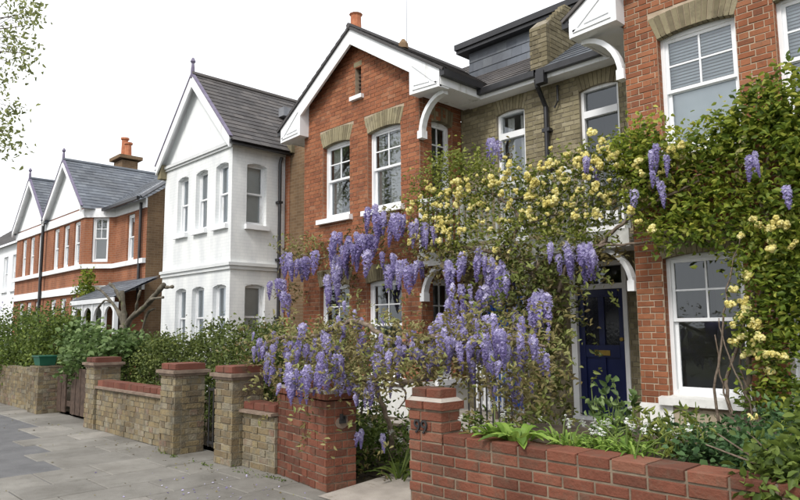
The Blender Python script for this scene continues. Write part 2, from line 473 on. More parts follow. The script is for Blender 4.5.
_unit = {}
def unit_brick(mat):
    if mat.name not in _unit:
        c = 0.045
        me = bpy.data.meshes.new('brick')
        v, f = [], []
        for (y, ins) in ((-0.5, 0.03), (-0.42, 0.0), (0.5, 0.0)):
            i2 = ins*2.6
            v += [(-0.5+ins, y, -0.5+i2), (0.5-ins, y, -0.5+i2), (0.5-ins, y, 0.5-i2), (-0.5+ins, y, 0.5-i2)]
        f.append((0, 1, 2, 3))
        for r in (0, 4):
            for k in range(4):
                f.append((r+k, r+4+k, r+4+(k+1) % 4, r+(k+1) % 4))
        f.append((11, 10, 9, 8))
        me.from_pydata(v, [], f)
        at = me.attributes.new('tint', 'FLOAT', 'POINT')
        at.data.foreach_set('value', [0.0]*12)
        me.materials.append(mat)
        me.update()
        _unit[mat.name] = me
    return _unit[mat.name]

def emit(rects, mat, parent, limit=300, minpx=10.0, name='brick', joined='brickwork', wob=0.003):
    """the bricks that show largest become parts; the rest one joined part"""
    inv = world_of(parent).inverted()
    sized = []
    for r in rects:
        fr, a0, a1, z0, z1, d, dep = r
        p = fr.p((a0+a1)/2, d, (z0+z1)/2)
        s, vis = px_size(p, a1-a0)
        q = p-EYE
        facing = -q.normalized().dot(fr.n)
        s *= max(math.sqrt(max(1-(q.normalized().dot(fr.u))**2, 0)), 0.05)
        sized.append((s if (vis and facing > 0) else 0.0, r))
    sized.sort(key=lambda t: -t[0])
    mb = MB()
    me = unit_brick(mat)
    n = 0
    for s, (fr, a0, a1, z0, z1, d, dep) in sized:
        dd = d+random.uniform(-wob, wob)
        if s >= minpx and n < limit:
            o = bpy.data.objects.new(name, me)
            ang = math.atan2(fr.u.y, fr.u.x)
            mw = Matrix.Translation(fr.p((a0+a1)/2, dd-dep/2, (z0+z1)/2)) @ Matrix.Rotation(ang+random.gauss(0, 0.006), 4, 'Z') @ Matrix.Rotation(random.gauss(0, 0.004), 4, 'Y') @ Matrix.Diagonal((a1-a0-random.uniform(0, 0.004), dep, z1-z0-random.uniform(0, 0.004), 1))
            o.matrix_basis = inv @ mw
            link(o, parent)
            n += 1
        else:
            t = random.random()
            i = len(mb.v)
            mb.v += [tuple(fr.p(a, x, z)) for (a, x, z) in ((a0, dd-dep*0.97, z0), (a1, dd-dep*0.97, z0), (a1, dd-dep*0.97, z1), (a0, dd-dep*0.97, z1), (a0, dd, z0), (a1, dd, z0), (a1, dd, z1), (a0, dd, z1))]
            mb.t += [t]*8
            for f in ((4, 5, 6, 7), (0, 1, 5, 4), (1, 2, 6, 5), (2, 3, 7, 6), (3, 0, 4, 7)):
                mb.f.append(tuple(i+k for k in f))
    if mb.f:
        mb.build(joined, mat, parent, kind='stuff')
    return n

def slates(mb, p0, along, up, w, h, sw=0.26, sh=0.19, lift=0.012):
    """rows of overlapping slates on the rectangle p0 + along*w + up*h (up runs up the slope)"""
    p0 = Vector(p0); along = Vector(along).normalized(); up = Vector(up).normalized()
    nrm = along.cross(up).normalized()
    if nrm.z < 0: nrm = -nrm
    rows = int(math.ceil(h/sh)); 
    for r in range(rows):
        v0 = r*sh; v1 = min(v0+sh*1.15, h)
        a = -(sw/2 if r % 2 else 0)
        while a < w-0.01:
            b0, b1 = max(a, 0), min(a+sw, w)
            if b1-b0 > 0.03:
                t = random.random(); j = random.uniform(0, 0.004)
                q = [p0+along*(b0+0.002)+up*v0+nrm*(lift+0.012+j), p0+along*(b1-0.002)+up*v0+nrm*(lift+0.012+j),
                     p0+along*(b1-0.002)+up*v1+nrm*(lift-0.004+j), p0+along*(b0+0.002)+up*v1+nrm*(lift-0.004+j)]
                mb.poly(q, t)
                e = [q[0]-nrm*0.014, q[1]-nrm*0.014]
                mb.poly([e[0], e[1], q[1], q[0]], t)
            a += sw
    return mb

# ---------------------------------------------------------------- windows, arches, gables
def bars(mb, fr, a0, a1, z0, z1, w, d0, d1):
    fr.box(mb, a0, a0+w, d0, d1, z0, z1)
    fr.box(mb, a1-w, a1, d0, d1, z0, z1)
    fr.box(mb, a0+w, a1-w, d0, d1, z0, z0+w)
    fr.box(mb, a0+w, a1-w, d0, d1, z1-w, z1)

def sash(parent, fr, a0, a1, z0, z1, top=(2, 2), low=(1, 1), rec=0.11, sill=True, sillmat='white', glass='glass', split=0.5, fw=0.06, sill_ext=0.1, sill_h=0.12, curtain=None, sill_low=0.0):
    """vertical sliding sash window: frame, two sashes, panes, sill"""
    mb = MB()
    bars(mb, fr, a0-0.01, a1+0.01, z0-0.005, z1+0.01, fw, -rec-0.1, -rec)
    win = mb.build('window', M['white'], parent)
    zm = z0+(z1-z0)*split
    for (nm, za, zb, grid, dd) in (('upper_sash', zm, z1-fw+0.01, top, -rec-0.022), ('lower_sash', z0+fw-0.01, zm+0.035, low, -rec-0.06)):
        s = MB()
        ia, ib = a0+fw-0.012, a1-fw+0.012
        sw = 0.042
        bars(s, fr, ia, ib, za, zb, sw, dd-0.035, dd)
        nx, nz = grid
        pw = (ib-ia-2*sw)/nx; ph = (zb-za-2*sw)/nz
        for k in range(1, nx):
            c = ia+sw+pw*k
            fr.box(s, c-0.011, c+0.011, dd-0.033, dd-0.004, za+sw, zb-sw)
        for k in range(1, nz):
            c = za+sw+ph*k
            for q in range(nx):
                fr.box(s, ia+sw+pw*q+(0.011 if q else 0), ia+sw+pw*(q+1)-(0.011 if q < nx-1 else 0), dd-0.033, dd-0.004, c-0.011, c+0.011)
        s.build(nm, M['white'], win)
        for q in range(nx):
            for k in range(nz):
                g = MB()
                x0, x1 = ia+sw+pw*q, ia+sw+pw*(q+1)
                y0, y1 = za+sw+ph*k, za+sw+ph*(k+1)
                g.poly([fr.p(x0, dd-0.02, y0), fr.p(x1, dd-0.02, y0), fr.p(x1, dd-0.02, y1), fr.p(x0, dd-0.02, y1)])
                g.build('pane', M[glass], win)
    if sill:
        s = MB()
        e = sill_ext
        s.hexa([fr.p(a0-e, 0.10, z0-sill_h), fr.p(a1+e, 0.10, z0-sill_h), fr.p(a1+e, -rec, z0-sill_h), fr.p(a0-e, -rec, z0-sill_h),
                fr.p(a0-e, 0.10, z0-0.025), fr.p(a1+e, 0.10, z0-0.025), fr.p(a1+e, -rec, z0-0.004), fr.p(a0-e, -rec, z0-0.004)])
        s.build('sill', M[sillmat], win)
    if curtain:
        s = MB()
        for (c0, c1) in curtain[1]:
            n = max(int((c1-c0)*(a1-a0)/0.035), 2)
            pts = []
            for k in range(n+1):
                a = a0+(a1-a0)*(c0+(c1-c0)*k/n)
                pts.append((a, -rec-0.15+(0.03 if k % 2 else -0.03)*(1 if curtain[0] == 'curtain' else 0)))
            zt, zb = z0+(z1-z0)*curtain[2][1], z0+(z1-z0)*curtain[2][0]
            if curtain[0] == 'slats':
                zz = zb
                while zz < zt:
                    s.poly([fr.p(pts[0][0], -rec-0.115, zz), fr.p(pts[-1][0], -rec-0.115, zz), fr.p(pts[-1][0], -rec-0.14, zz+0.038), fr.p(pts[0][0], -rec-0.14, zz+0.038)])
                    zz += 0.042
            else:
                for k in range(n):
                    s.poly([fr.p(pts[k][0], pts[k][1], zb), fr.p(pts[k+1][0], pts[k+1][1], zb), fr.p(pts[k+1][0], pts[k+1][1], zt), fr.p(pts[k][0], pts[k][1], zt)])
        s.build('blind' if curtain[0] != 'curtain' else 'curtain', M['blind' if curtain[0] != 'curtain' else 'curtain'], win)
    return win

def arch(parent, fr, a0, a1, z, h=0.30, splay=0.11, camber=0.05, n=15, mat='stock', single=True):
    """cambered flat arch of voussoirs; returns the hole function for the brickwork"""
    root = None
    mb = MB()
    root_pts = []
    def cam_(t): return camber*(1-(2*t-1)**2)
    backing = MB()
    backing.prism([fr.p(a0, -0.012, z), fr.p(a1, -0.012, z), fr.p(a1+splay, -0.012, z+h+0.01), fr.p(a0-splay, -0.012, z+h+0.01)], fr.n*-0.1)
    root = backing.build('arch', M['mortar_stock'], parent)
    for k in range(n):
        t0, t1 = k/n, (k+1)/n
        g = 0.005
        b0, b1 = a0+(a1-a0)*t0+g, a0+(a1-a0)*t1-g
        u0, u1 = a0-splay+(a1-a0+2*splay)*t0+g, a0-splay+(a1-a0+2*splay)*t1-g
        d = random.uniform(0, 0.004)
        pts = [fr.p(b0, d, z-0.05+cam_(t0)), fr.p(b1, d, z-0.05+cam_(t1)), fr.p(u1, d, z+h-0.05+cam_(t1)), fr.p(u0, d, z+h-0.05+cam_(t0))]
        if single:
            v = MB(); v.prism(pts, fr.n*-0.1, random.random()); v.build('voussoir', M[mat], root)
        else:
            mb.prism(pts, fr.n*-0.1, random.random())
    if not single:
        mb.build('voussoirs', M[mat], root, kind='stuff')
    def hole(zz):
        if z-0.03 < zz < z+h:
            t = (zz-z)/h
            return (a0-splay*t, a1+splay*t)
        return None
    return hole

def pipe(parent, pts, r=0.04, mat='black', name='downpipe', brackets=()):
    mb = MB()
    mb.tube(pts, r, n=8)
    for (x, y, z) in brackets:
        mb.box(x-r*1.7, x+r*1.7, y-r*1.4, y+r*1.4, z-0.03, z+0.03)
    return mb.build(name, M[mat], parent, smooth=False)

def curved_bracket(parent, base, tip, depth_vec, thick=0.07, bulge=0.55, name='bracket', width=0.12):
    """quarter-curve timber bracket from wall point base (low) to tip (high, out)"""
    b, t = Vector(base), Vector(tip)
    dv = Vector(depth_vec).normalized()*width
    horiz = Vector((t.x-b.x, t.y-b.y, 0))
    hgt = t.z-b.z
    mid = []
    for k in range(9):
        th = (math.pi/2)*k/8
        mid.append(b+horiz*(1-math.cos(th))+Vector((0, 0, hgt*math.sin(th))))
    mb = MB()
    for k in range(8):
        p, q = mid[k], mid[k+1]
        d1 = (mid[min(k+1, 8)]-mid[max(k-1, 0)]).normalized(); d2 = (mid[min(k+2, 8)]-mid[k]).normalized()
        hn = horiz.normalized()
        n1 = (hn*d1.z-Vector((0, 0, 1))*d1.dot(hn))*thick/2; n2 = (hn*d2.z-Vector((0, 0, 1))*d2.dot(hn))*thick/2
        h = dv/2
        mb.hexa([p-n1-h, p+n1-h, p+n1+h, p-n1+h, q-n2-h, q+n2-h, q+n2+h, q-n2+h])
    o = Vector((0, 0, 0.07))
    h = dv*0.6; hn = horiz.normalized()*thick*0.8
    mb.hexa([b-hn-h-o, b+hn-h-o, b+hn+h-o, b-hn+h-o, b-hn-h+o, b+hn-h+o, b+hn+h+o, b-hn+h+o])
    return mb.build(name, M['white'], parent)

# ---------------------------------------------------------------- foliage
def leaf_cloud(name, centers, size, mat, parent=None, tints=None, flat=0.0, aspect=0.55, droop=0.0, kind=None, outdir=None):
    """one mesh of folded leaf quads; centers Nx3 world"""
    c = np.asarray(centers, float)
    n = len(c)
    if parent is not None:
        inv = world_of(parent).inverted()
        im = np.array(inv)
        c = c @ im[:3, :3].T+im[:3, 3]
    d = rng.normal(size=(n, 3)); d[:, 2] = d[:, 2]*(1-flat)-droop
    d /= np.linalg.norm(d, axis=1)[:, None]
    u = rng.normal(size=(n, 3)); u[:, 2] += flat*2
    s = np.cross(d, u); s /= np.linalg.norm(s, axis=1)[:, None]+1e-9
    nn = np.cross(s, d)
    L = (size*rng.uniform(0.6, 1.35, n))[:, None]
    W = L*aspect
    b = c-d*L*0.5; t = c+d*L*0.5-nn*L*rng.uniform(0.0, 0.25, n)[:, None]
    f = rng.uniform(0.06, 0.2, n)[:, None]
    l1 = c+s*W*0.5+nn*L*f-d*L*0.16; r1 = c-s*W*0.5+nn*L*f-d*L*0.16
    l2 = c+s*W*0.36+nn*L*f*0.7+d*L*0.2; r2 = c-s*W*0.36+nn*L*f*0.7+d*L*0.2
    v = np.stack([b, r1, r2, t, l2, l1], 1).reshape(-1, 3)
    me = bpy.data.meshes.new(name)
    me.vertices.add(6*n); me.vertices.foreach_set('co', v.ravel())
    base6 = np.arange(n, dtype=np.int32)[:, None]*6
    idx = (base6+np.array([0, 1, 2, 3, 3, 4, 5, 0], dtype=np.int32)).ravel()
    me.loops.add(8*n); me.loops.foreach_set('vertex_index', idx)
    me.polygons.add(2*n); me.polygons.foreach_set('loop_start', np.arange(0, 8*n, 4, dtype=np.int32))
    at = me.attributes.new('tint', 'FLOAT', 'POINT')
    if tints is None: tints = rng.uniform(0, 1, n)
    at.data.foreach_set('value', np.repeat(np.asarray(tints, float), 6))
    me.materials.append(mat)
    me.update(calc_edges=True); me.validate()
    o = bpy.data.objects.new(name, me)
    link(o, parent)
    if kind: o['kind'] = kind
    return o

def clumps(blobs, per, leaves, rad, shell=0.55):
    """blobs: (center, (rx,ry,rz)[, weight]); clumps spread in each ellipsoid, leaves in each clump; returns points and tints"""
    P, T = [], []
    for bl in blobs:
        c = np.array(bl[0], float); r = np.array(bl[1], float)
        w = bl[2] if len(bl) > 2 else 1.0
        k = max(int(per*w), 1)
        dirs = rng.normal(size=(k, 3)); dirs /= np.linalg.norm(dirs, axis=1)[:, None]
        rr = rng.uniform(shell**3, 1, k)**(1/3)
        cc = c+dirs*rr[:, None]*r
        base = rng.uniform(0.15, 0.75, k)
        for q in range(k):
            m = int(leaves*rng.uniform(0.6, 1.4))
            P.append(cc[q]+rng.normal(size=(m, 3))*rad*rng.uniform(0.6, 1.3))
            T.append(np.clip(base[q]+rng.normal(size=m)*0.16, 0, 1))
    return np.concatenate(P), np.concatenate(T)

def flower_variants(kind, n):
    out = []
    for k in range(n):
        mb = MB()
        if kind == 'raceme':                        # hanging spike, unit length along -Z
            mb.tube([(0, 0, 0.05), (0.01, 0.01, -0.9)], 0.012, 0.004, 3, 0.1)
            m = random.randint(60, 115); wid = random.uniform(0.13, 0.21); bx, by = random.uniform(-0.12, 0.12), random.uniform(-0.12, 0.12)
            for i in range(m):
                t = (i+0.5)/m
                rad = wid*min(1, 0.45+t*3.2)*(1-t)**0.55
                th = i*2.399+random.uniform(-0.4, 0.4)
                rr = rad*random.uniform(0.6, 1.1)
                c = Vector((math.cos(th)*rr+bx*t*t, math.sin(th)*rr+by*t*t, -t+random.uniform(-0.02, 0.02)))
                o = Vector((math.cos(th), math.sin(th), random.uniform(-0.9, 0.3))).normalized()
                s = o.cross(Vector((0, 0, 1))).normalized()
                w = o.cross(s)
                sz = 0.078*(1-0.5*t)*random.uniform(0.8, 1.25)
                tint = min(max(0.86-0.75*t+random.uniform(-0.25, 0.25), 0), 1)
                mb.poly([c-s*sz, c-w*sz*0.9+o*sz*0.3, c+s*sz, c+w*sz*0.9+o*sz*0.3], tint)
                mb.poly([c-w*sz*0.5, c+o*sz, c+w*sz*0.6, c-o*sz*0.6], max(tint-0.25, 0))
        elif kind == 'rose':                        # cluster of pompom blooms, about unit size
            for q in range(random.randint(5, 8)):
                bc = Vector((random.uniform(-0.3, 0.3), random.uniform(-0.3, 0.3), random.uniform(-0.24, 0.24)))
                br = random.uniform(0.17, 0.23)
                for i in range(13):
                    z = 1-2*(i+0.5)/13
                    th = i*2.399+random.random()
                    o = Vector((math.cos(th)*math.sqrt(1-z*z), math.sin(th)*math.sqrt(1-z*z), z))
                    s = o.cross(Vector((0.2, 0.3, 1))).normalized(); w = o.cross(s)
                    c = bc+o*br*0.7; sz = br*0.62
                    mb.poly([c-s*sz, c-w*sz+o*sz*0.25, c+s*sz, c+w*sz+o*sz*0.25], min(max(random.gauss(0.6, 0.2), 0), 1))
        elif kind == 'white':                       # loose head of small white bells
            for q in range(9):
                bc = Vector((random.uniform(-0.25, 0.25), random.uniform(-0.25, 0.25), random.uniform(-0.3, 0.3)))
                mb.tube([(0, 0, -0.35), bc], 0.015, 0.01, 3, 0.0)
                for i in range(5):
                    th = i*1.2566
                    o = Vector((math.cos(th), math.sin(th), -0.4)).normalized()
                    s = o.cross(Vector((0, 0, 1))).normalized()
                    mb.poly([bc, bc+o*0.1+s*0.055, bc+o*0.2, bc+o*0.1-s*0.055], random.random())
        me = bpy.data.meshes.new(kind)
        me.from_pydata(mb.v, [], mb.f)
        at = me.attributes.new('tint', 'FLOAT', 'POINT'); at.data.foreach_set('value', mb.t)
        me.materials.append(M['fl_wist' if kind == 'raceme' else 'fl_rose' if kind == 'rose' else 'fl_white'])
        me.update()
        out.append(me)
    return out
RACEMES = flower_variants('raceme', 9)
ROSES = flower_variants('rose', 5)
WHITES = flower_variants('white', 3)

def place(meshes, name, parent, p, s, tilt=0.15, fat=1.0):
    o = bpy.data.objects.new(name, random.choice(meshes))
    inv = world_of(parent).inverted()
    mw = Matrix.Translation(Vector(p)) @ Matrix.Rotation(random.uniform(0, 6.28), 4, 'Z') @ Matrix.Rotation(random.uniform(-tilt, tilt), 4, 'X') @ Matrix.Diagonal((s*fat, s*fat, s, 1))
    o.matrix_basis = inv @ mw
    return link(o, parent)

def far_brick(name, c1, c2, mort, soot=0.72):
    m, n, l, b = new_mat(name)
    pos = coords(n, l)
    sp = n.new('ShaderNodeSeparateXYZ'); l.new(pos, sp.inputs[0])
    ad = n.new('ShaderNodeMath'); ad.operation = 'ADD'; l.new(sp.outputs['X'], ad.inputs[0]); l.new(sp.outputs['Y'], ad.inputs[1])
    cb = n.new('ShaderNodeCombineXYZ'); l.new(ad.outputs[0], cb.inputs['X']); l.new(sp.outputs['Z'], cb.inputs['Y'])
    bt = n.new('ShaderNodeTexBrick')
    bt.inputs['Scale'].default_value = 1.0; bt.inputs['Brick Width'].default_value = 0.23; bt.inputs['Row Height'].default_value = 0.08
    bt.inputs['Mortar Size'].default_value = 0.006
    bt.inputs['Color1'].default_value = (*c1, 1); bt.inputs['Color2'].default_value = (*c2, 1); bt.inputs['Mortar'].default_value = (*mort, 1)
    l.new(cb.outputs[0], bt.inputs['Vector'])
    nz = n.new('ShaderNodeTexNoise'); nz.inputs['Scale'].default_value = 2.4; nz.inputs['Detail'].default_value = 8
    sv = n.new('ShaderNodeVectorMath'); sv.operation = 'MULTIPLY'; sv.inputs[1].default_value = (1, 1, 0.3)
    l.new(pos, sv.inputs[0]); l.new(sv.outputs[0], nz.inputs['Vector'])
    rr = ramp(n, [(0.35, (soot, soot, soot)), (0.65, (1.04, 1.03, 1.0))]); l.new(nz.outputs['Fac'], rr.inputs['Fac'])
    mx = n.new('ShaderNodeMixRGB'); mx.blend_type = 'MULTIPLY'; mx.inputs['Fac'].default_value = 1
    l.new(bt.outputs['Color'], mx.inputs['Color1']); l.new(rr.outputs['Color'], mx.inputs['Color2'])
    l.new(mx.outputs['Color'], b.inputs['Base Color'])
    b.inputs['Roughness'].default_value = 0.9; b.inputs['Specular IOR Level'].default_value = 0.2
    return m
M['farred'] = far_brick('far_orange_brick', (0.32, 0.125, 0.065), (0.265, 0.10, 0.055), (0.30, 0.21, 0.15))
M['farbrown'] = far_brick('far_brown_brick', (0.20, 0.13, 0.075), (0.15, 0.095, 0.055), (0.22, 0.17, 0.12))
M['paintbrick'] = far_brick('white_painted_brick', (0.79, 0.81, 0.825), (0.77, 0.795, 0.81), (0.70, 0.73, 0.745), soot=0.84)

# ================================================================ THE SETTING
def sheet(name, x0, x1, y0, y1, z, mat, kind='structure'):
    mb = MB(); mb.poly([(x0, y0, z), (x1, y0, z), (x1, y1, z), (x0, y1, z)])
    return mb.build(name, M[mat], kind=kind)
sheet('ground', -600, 600, -600, 600, -0.16, 'ground')
sheet('road', -200, 60, -7.0, 0.62, -0.12, 'road')
k = MB(); k.box(-200, 60, 0.62, 0.77, -0.14, -0.004)
k.build('kerb', M['stone'], kind='structure')

# pavement: bedding with separate flagstones, a patch of tarmac let into it
bed = MB(); bed.box(-90, 14, 0.775, 4.62, -0.15, -0.028)
pave = bed.build('pavement', M['joint'], kind='structure')
def tarmac_at(x, y):
    edges = [(-60, -11.3, 3.42), (-11.3, -10.1, 3.18), (-10.1, -9.15, 2.86), (-9.15, -8.3, 2.62)]
    return any(a <= x < b and y < t for a, b, t in edges)
slab_unit = {}
def slab_mesh(w, l):
    key = (round(w, 2), round(l, 2))
    if key not in slab_unit:
        me = bpy.data.meshes.new('paving_slab')
        b = 0.008
        v = [(-w/2, -l/2, -0.04), (w/2, -l/2, -0.04), (w/2, l/2, -0.04), (-w/2, l/2, -0.04),
             (-w/2, -l/2, -b), (w/2, -l/2, -b), (w/2, l/2, -b), (-w/2, l/2, -b),
             (-w/2+b, -l/2+b, 0), (w/2-b, -l/2+b, 0), (w/2-b, l/2-b, 0), (-w/2+b, l/2-b, 0)]
        f = [(8, 9, 10, 11)]
        for r in (0, 4):
            for q in range(4): f.append((r+q, r+(q+1) % 4, r+4+(q+1) % 4, r+4+q))
        me.from_pydata(v, [], f)
        at = me.attributes.new('tint', 'FLOAT', 'POINT'); at.data.foreach_set('value', [0.0]*12)
        me.materials.append(M['slab']); me.update()
        slab_unit[key] = me
    return slab_unit[key]
srnd = random.Random(21)
far_slabs = MB()
x = -3.4
row = 0
cuts_by_row = []
while x > -40:
    w = srnd.choice([0.60, 0.62, 0.76]) if x > -16 else 0.62
    x0, x1 = x-w, x
    y = 4.56
    y -= srnd.choice([0.35, 0.62, 0.9])
    ys = [4.56, y]
    while y > 0.8:
        y -= srnd.choice([0.62, 0.76, 0.9, 0.9])
        ys.append(max(y, 0.79))
    for q in range(len(ys)-1):
        b, a = ys[q], ys[q+1]
        if b-a < 0.08 or tarmac_at((x0+x1)/2, (a+b)/2): continue
        if x > -17:
            o = bpy.data.objects.new('paving_slab', slab_mesh(w-0.012, b-a-0.012))
            o.location = ((x0+x1)/2, (a+b)/2, srnd.uniform(-0.003, 0.003))
            o.rotation_euler = (srnd.uniform(-0.004, 0.004), srnd.uniform(-0.004, 0.004), 0)
            link(o, pave)
        else:
            far_slabs.box(x0+0.006, x1-0.006, a+0.006, b-0.006, -0.04, 0, srnd.random())
    x -= w
    row += 1
far_slabs.build('far_slabs', M['slab'], pave, kind='stuff')
tm = MB()
for a, b, t in ((-60, -11.3, 3.42), (-11.3, -10.1, 3.18), (-10.1, -9.15, 2.86), (-9.15, -8.3, 2.62)):
    tm.poly([(a, 0.78, -0.011), (b, 0.78, -0.011), (b, t+0.45, -0.011), (a, t+0.45, -0.011)])
tm.poly([(-8.3, 0.78, -0.011), (-7.6, 0.78, -0.011), (-7.6, 2.7, -0.011), (-8.3, 2.7, -0.011)])
tm.build('tarmac_patch', M['tarmac'], pave)

# gardens
g = MB()
g.poly([(-60, 4.62, 0.03), (-5.6, 4.62, 0.03), (-5.6, 12, 0.10), (-60, 12, 0.10)])
g.poly([(-5.6, 4.9, 0.04), (-4.0, 4.9, 0.04), (-4.0, 12, 0.10), (-5.6, 12, 0.10)])
g.poly([(-4.0, 4.2, 0.16), (6, 4.2, 0.16), (6, 12, 0.16), (-4.0, 12, 0.16)])
g.poly([(-6.6, 4.4, 0.012), (-4.0, 4.4, 0.012), (-4.0, 4.95, 0.03), (-6.6, 4.95, 0.03)])
g.build('front_gardens', M['soil'], kind='structure')
g = MB()
g.poly([(-5.36, 4.05, 0.006), (-4.02, 4.05, 0.006), (-4.02, 5.4, 0.09), (-5.36, 5.4, 0.09)])
g.poly([(-5.36, 5.4, 0.09), (-4.02, 5.4, 0.09), (-4.5, 7.2, 0.17), (-7.2, 7.2, 0.17)])
g.poly([(-7.9, 7.2, 0.17), (-3.2, 7.2, 0.17), (-4.2, 8.6, 0.19), (-7.9, 8.6, 0.19)])
g.build('garden_path', M['path'], kind='structure')

# ================================================================ THE PAIR OF RED BRICK HOUSES
YB, YE, YG = 8.28, 9.42, 8.10            # bay front, entrance wall, bargeboard plane
ZE, ZA, HALF = 5.98, 7.50, 2.37          # bargeboard: top at the ends, apex, half width
RAKE = (ZA-ZE)/HALF

def gable_boards(parent, c, sgn_boxes=(1, 1)):
    """white bargeboards with boxed ends, soffit, and the roof over the bay"""
    b = MB()
    for s in (-1, 1):
        pts = [(c, YG, ZA), (c, YG, ZA-0.31), (c+s*HALF, YG, ZE-0.31), (c+s*HALF, YG, ZE)]
        if s < 0: pts.reverse()
        b.prism(pts, (0, -0.05, 0))
    barge = b.build('bargeboard', M['white'], parent)
    for s in (-1, 1):
        e = MB()
        x_in = c+s*(HALF-0.72)
        pts = [(c+s*HALF, YG-0.052, ZE-0.30), (x_in, YG-0.052, ZE-0.27), (x_in, YG-0.052, ZE+0.72*RAKE-0.02), (c+s*HALF, YG-0.052, ZE-0.02)]
        if s > 0: pts.reverse()
        e.prism(pts, (0, 0.24, 0))
        bx = e.build('boxed_end', M['white'], barge)
        t = MB()                         # raised triangular moulding
        def bar(p, q, w=0.02):
            p = Vector(p); q = Vector(q); d = (q-p).normalized(); n = Vector((0, -1, 0)).cross(d)*w
            t.prism([p-n, q-n, q+n, p+n], (0, -0.018, 0))
        A = (c+s*(HALF-0.06), YG-0.05, ZE-0.22); B = (x_in+s*0.08, YG-0.05, ZE-0.19); D = (x_in+s*0.08, YG-0.05, ZE+0.60*RAKE-0.12)
        bar(A, B); bar(A, D)
        bar((A[0]-s*0.18, A[1], A[2]+0.07), (B[0]+s*0.03, B[1], B[2]+0.07), 0.012)
        t.build('moulding', M['white'], bx)
        # boxed side eave with soffit running back
        so = MB()
        xw, xe = sorted((c+s*1.73, c+s*(HALF-0.02)))
        so.box(xw, xe, YG+0.19, YE+0.4 if True else 0, ZE-0.26, ZE-0.19)
        so.build('soffit', M['white'], parent)
        fa = MB()
        xa, xb = sorted((c+s*(HALF-0.018), c+s*(HALF+0.012)))
        fa.box(xa, xb, YG-0.04, YE-0.28, ZE-0.27, ZE-0.06)
        fa.build('fascia', M['white'], parent)
        gu = MB()
        xa, xb = sorted((c+s*(HALF+0.012), c+s*(HALF+0.115)))
        gu.box(xa, xb, YG-0.06, YE-0.33, ZE-0.13, ZE-0.02)
        gu.build('gutter', M['black'], parent)
        # roof slope
        r = MB()
        n = Vector((s*RAKE, 0, 1)).normalized()*0.045
        p = [Vector((c, YG-0.09, ZA+0.005)), Vector((c+s*(HALF+0.09), YG-0.09, ZE-0.05)), Vector((c+s*(HALF+0.09), 12.0, ZE-0.05)), Vector((c, 12.0, ZA+0.005))]
        r.hexa([q for q in p]+[q+n for q in p])
        slates(r, p[1]+n if s < 0 else p[2]+n, (0, 1, 0) if s < 0 else (0, -1, 0), (-s*1, 0, RAKE), 12-YG, (HALF+0.09)*math.sqrt(1+RAKE**2), lift=0.0)
        r.build('roof_slope', M['darkslate'], parent)
    rt = MB()
    rt.tube([(c, YG-0.1, ZA+0.06), (c, 12, ZA+0.06)], 0.06, n=6)
    rt.build('ridge_tile', M['darkslate'], parent)

def bay_house(parent, xb, door_side, wins, arch_single, curtains, glass_low):
    """projecting two storey bay, xb = left x; wins = lists of (x0,x1) for first floor and ground floor"""
    fr = Fr((xb, YB), (1, 0))
    W = 3.46
    c = W/2
    holes, cut = [], []
    for (x0, x1) in wins['up']:
        holes.append((x0-xb, x1-xb, 3.74, 5.41)); cut.append((x0-xb, x1-xb, 3.74, 5.41))
        cut.append(arch(parent, fr, x0-xb, x1-xb, 5.41, single=arch_single))
    for (x0, x1) in wins['down']:
        holes.append((x0-xb, x1-xb, 0.64, 2.51)); cut.append((x0-xb, x1-xb, 0.64, 2.51))
        cut.append(arch(parent, fr, x0-xb, x1-xb, 2.51, single=arch_single))
    return fr, c, holes, cut

def interior(parent, x0, x1, y0, y1, z0, z1):
    mb = MB()
    mb.poly([(x0, y1, z0), (x1, y1, z0), (x1, y1, z1), (x0, y1, z1)])
    mb.poly([(x0, y0, z0), (x0, y1, z0), (x0, y1, z1), (x0, y0, z1)])
    mb.poly([(x1, y0, z0), (x1, y1, z0), (x1, y1, z1), (x1, y0, z1)])
    mb.poly([(x0, y0, z0), (x1, y0, z0), (x1, y1, z0), (x0, y1, z0)])
    mb.poly([(x0, y0, z1), (x1, y0, z1), (x1, y1, z1), (x0, y1, z1)])
    return mb.build('room', M['inside'], parent)

def gable_lim(c):
    return lambda z: (-9, 9) if z < 5.5 else (c-(ZA-0.1-z)/RAKE, c+(ZA-0.1-z)/RAKE)

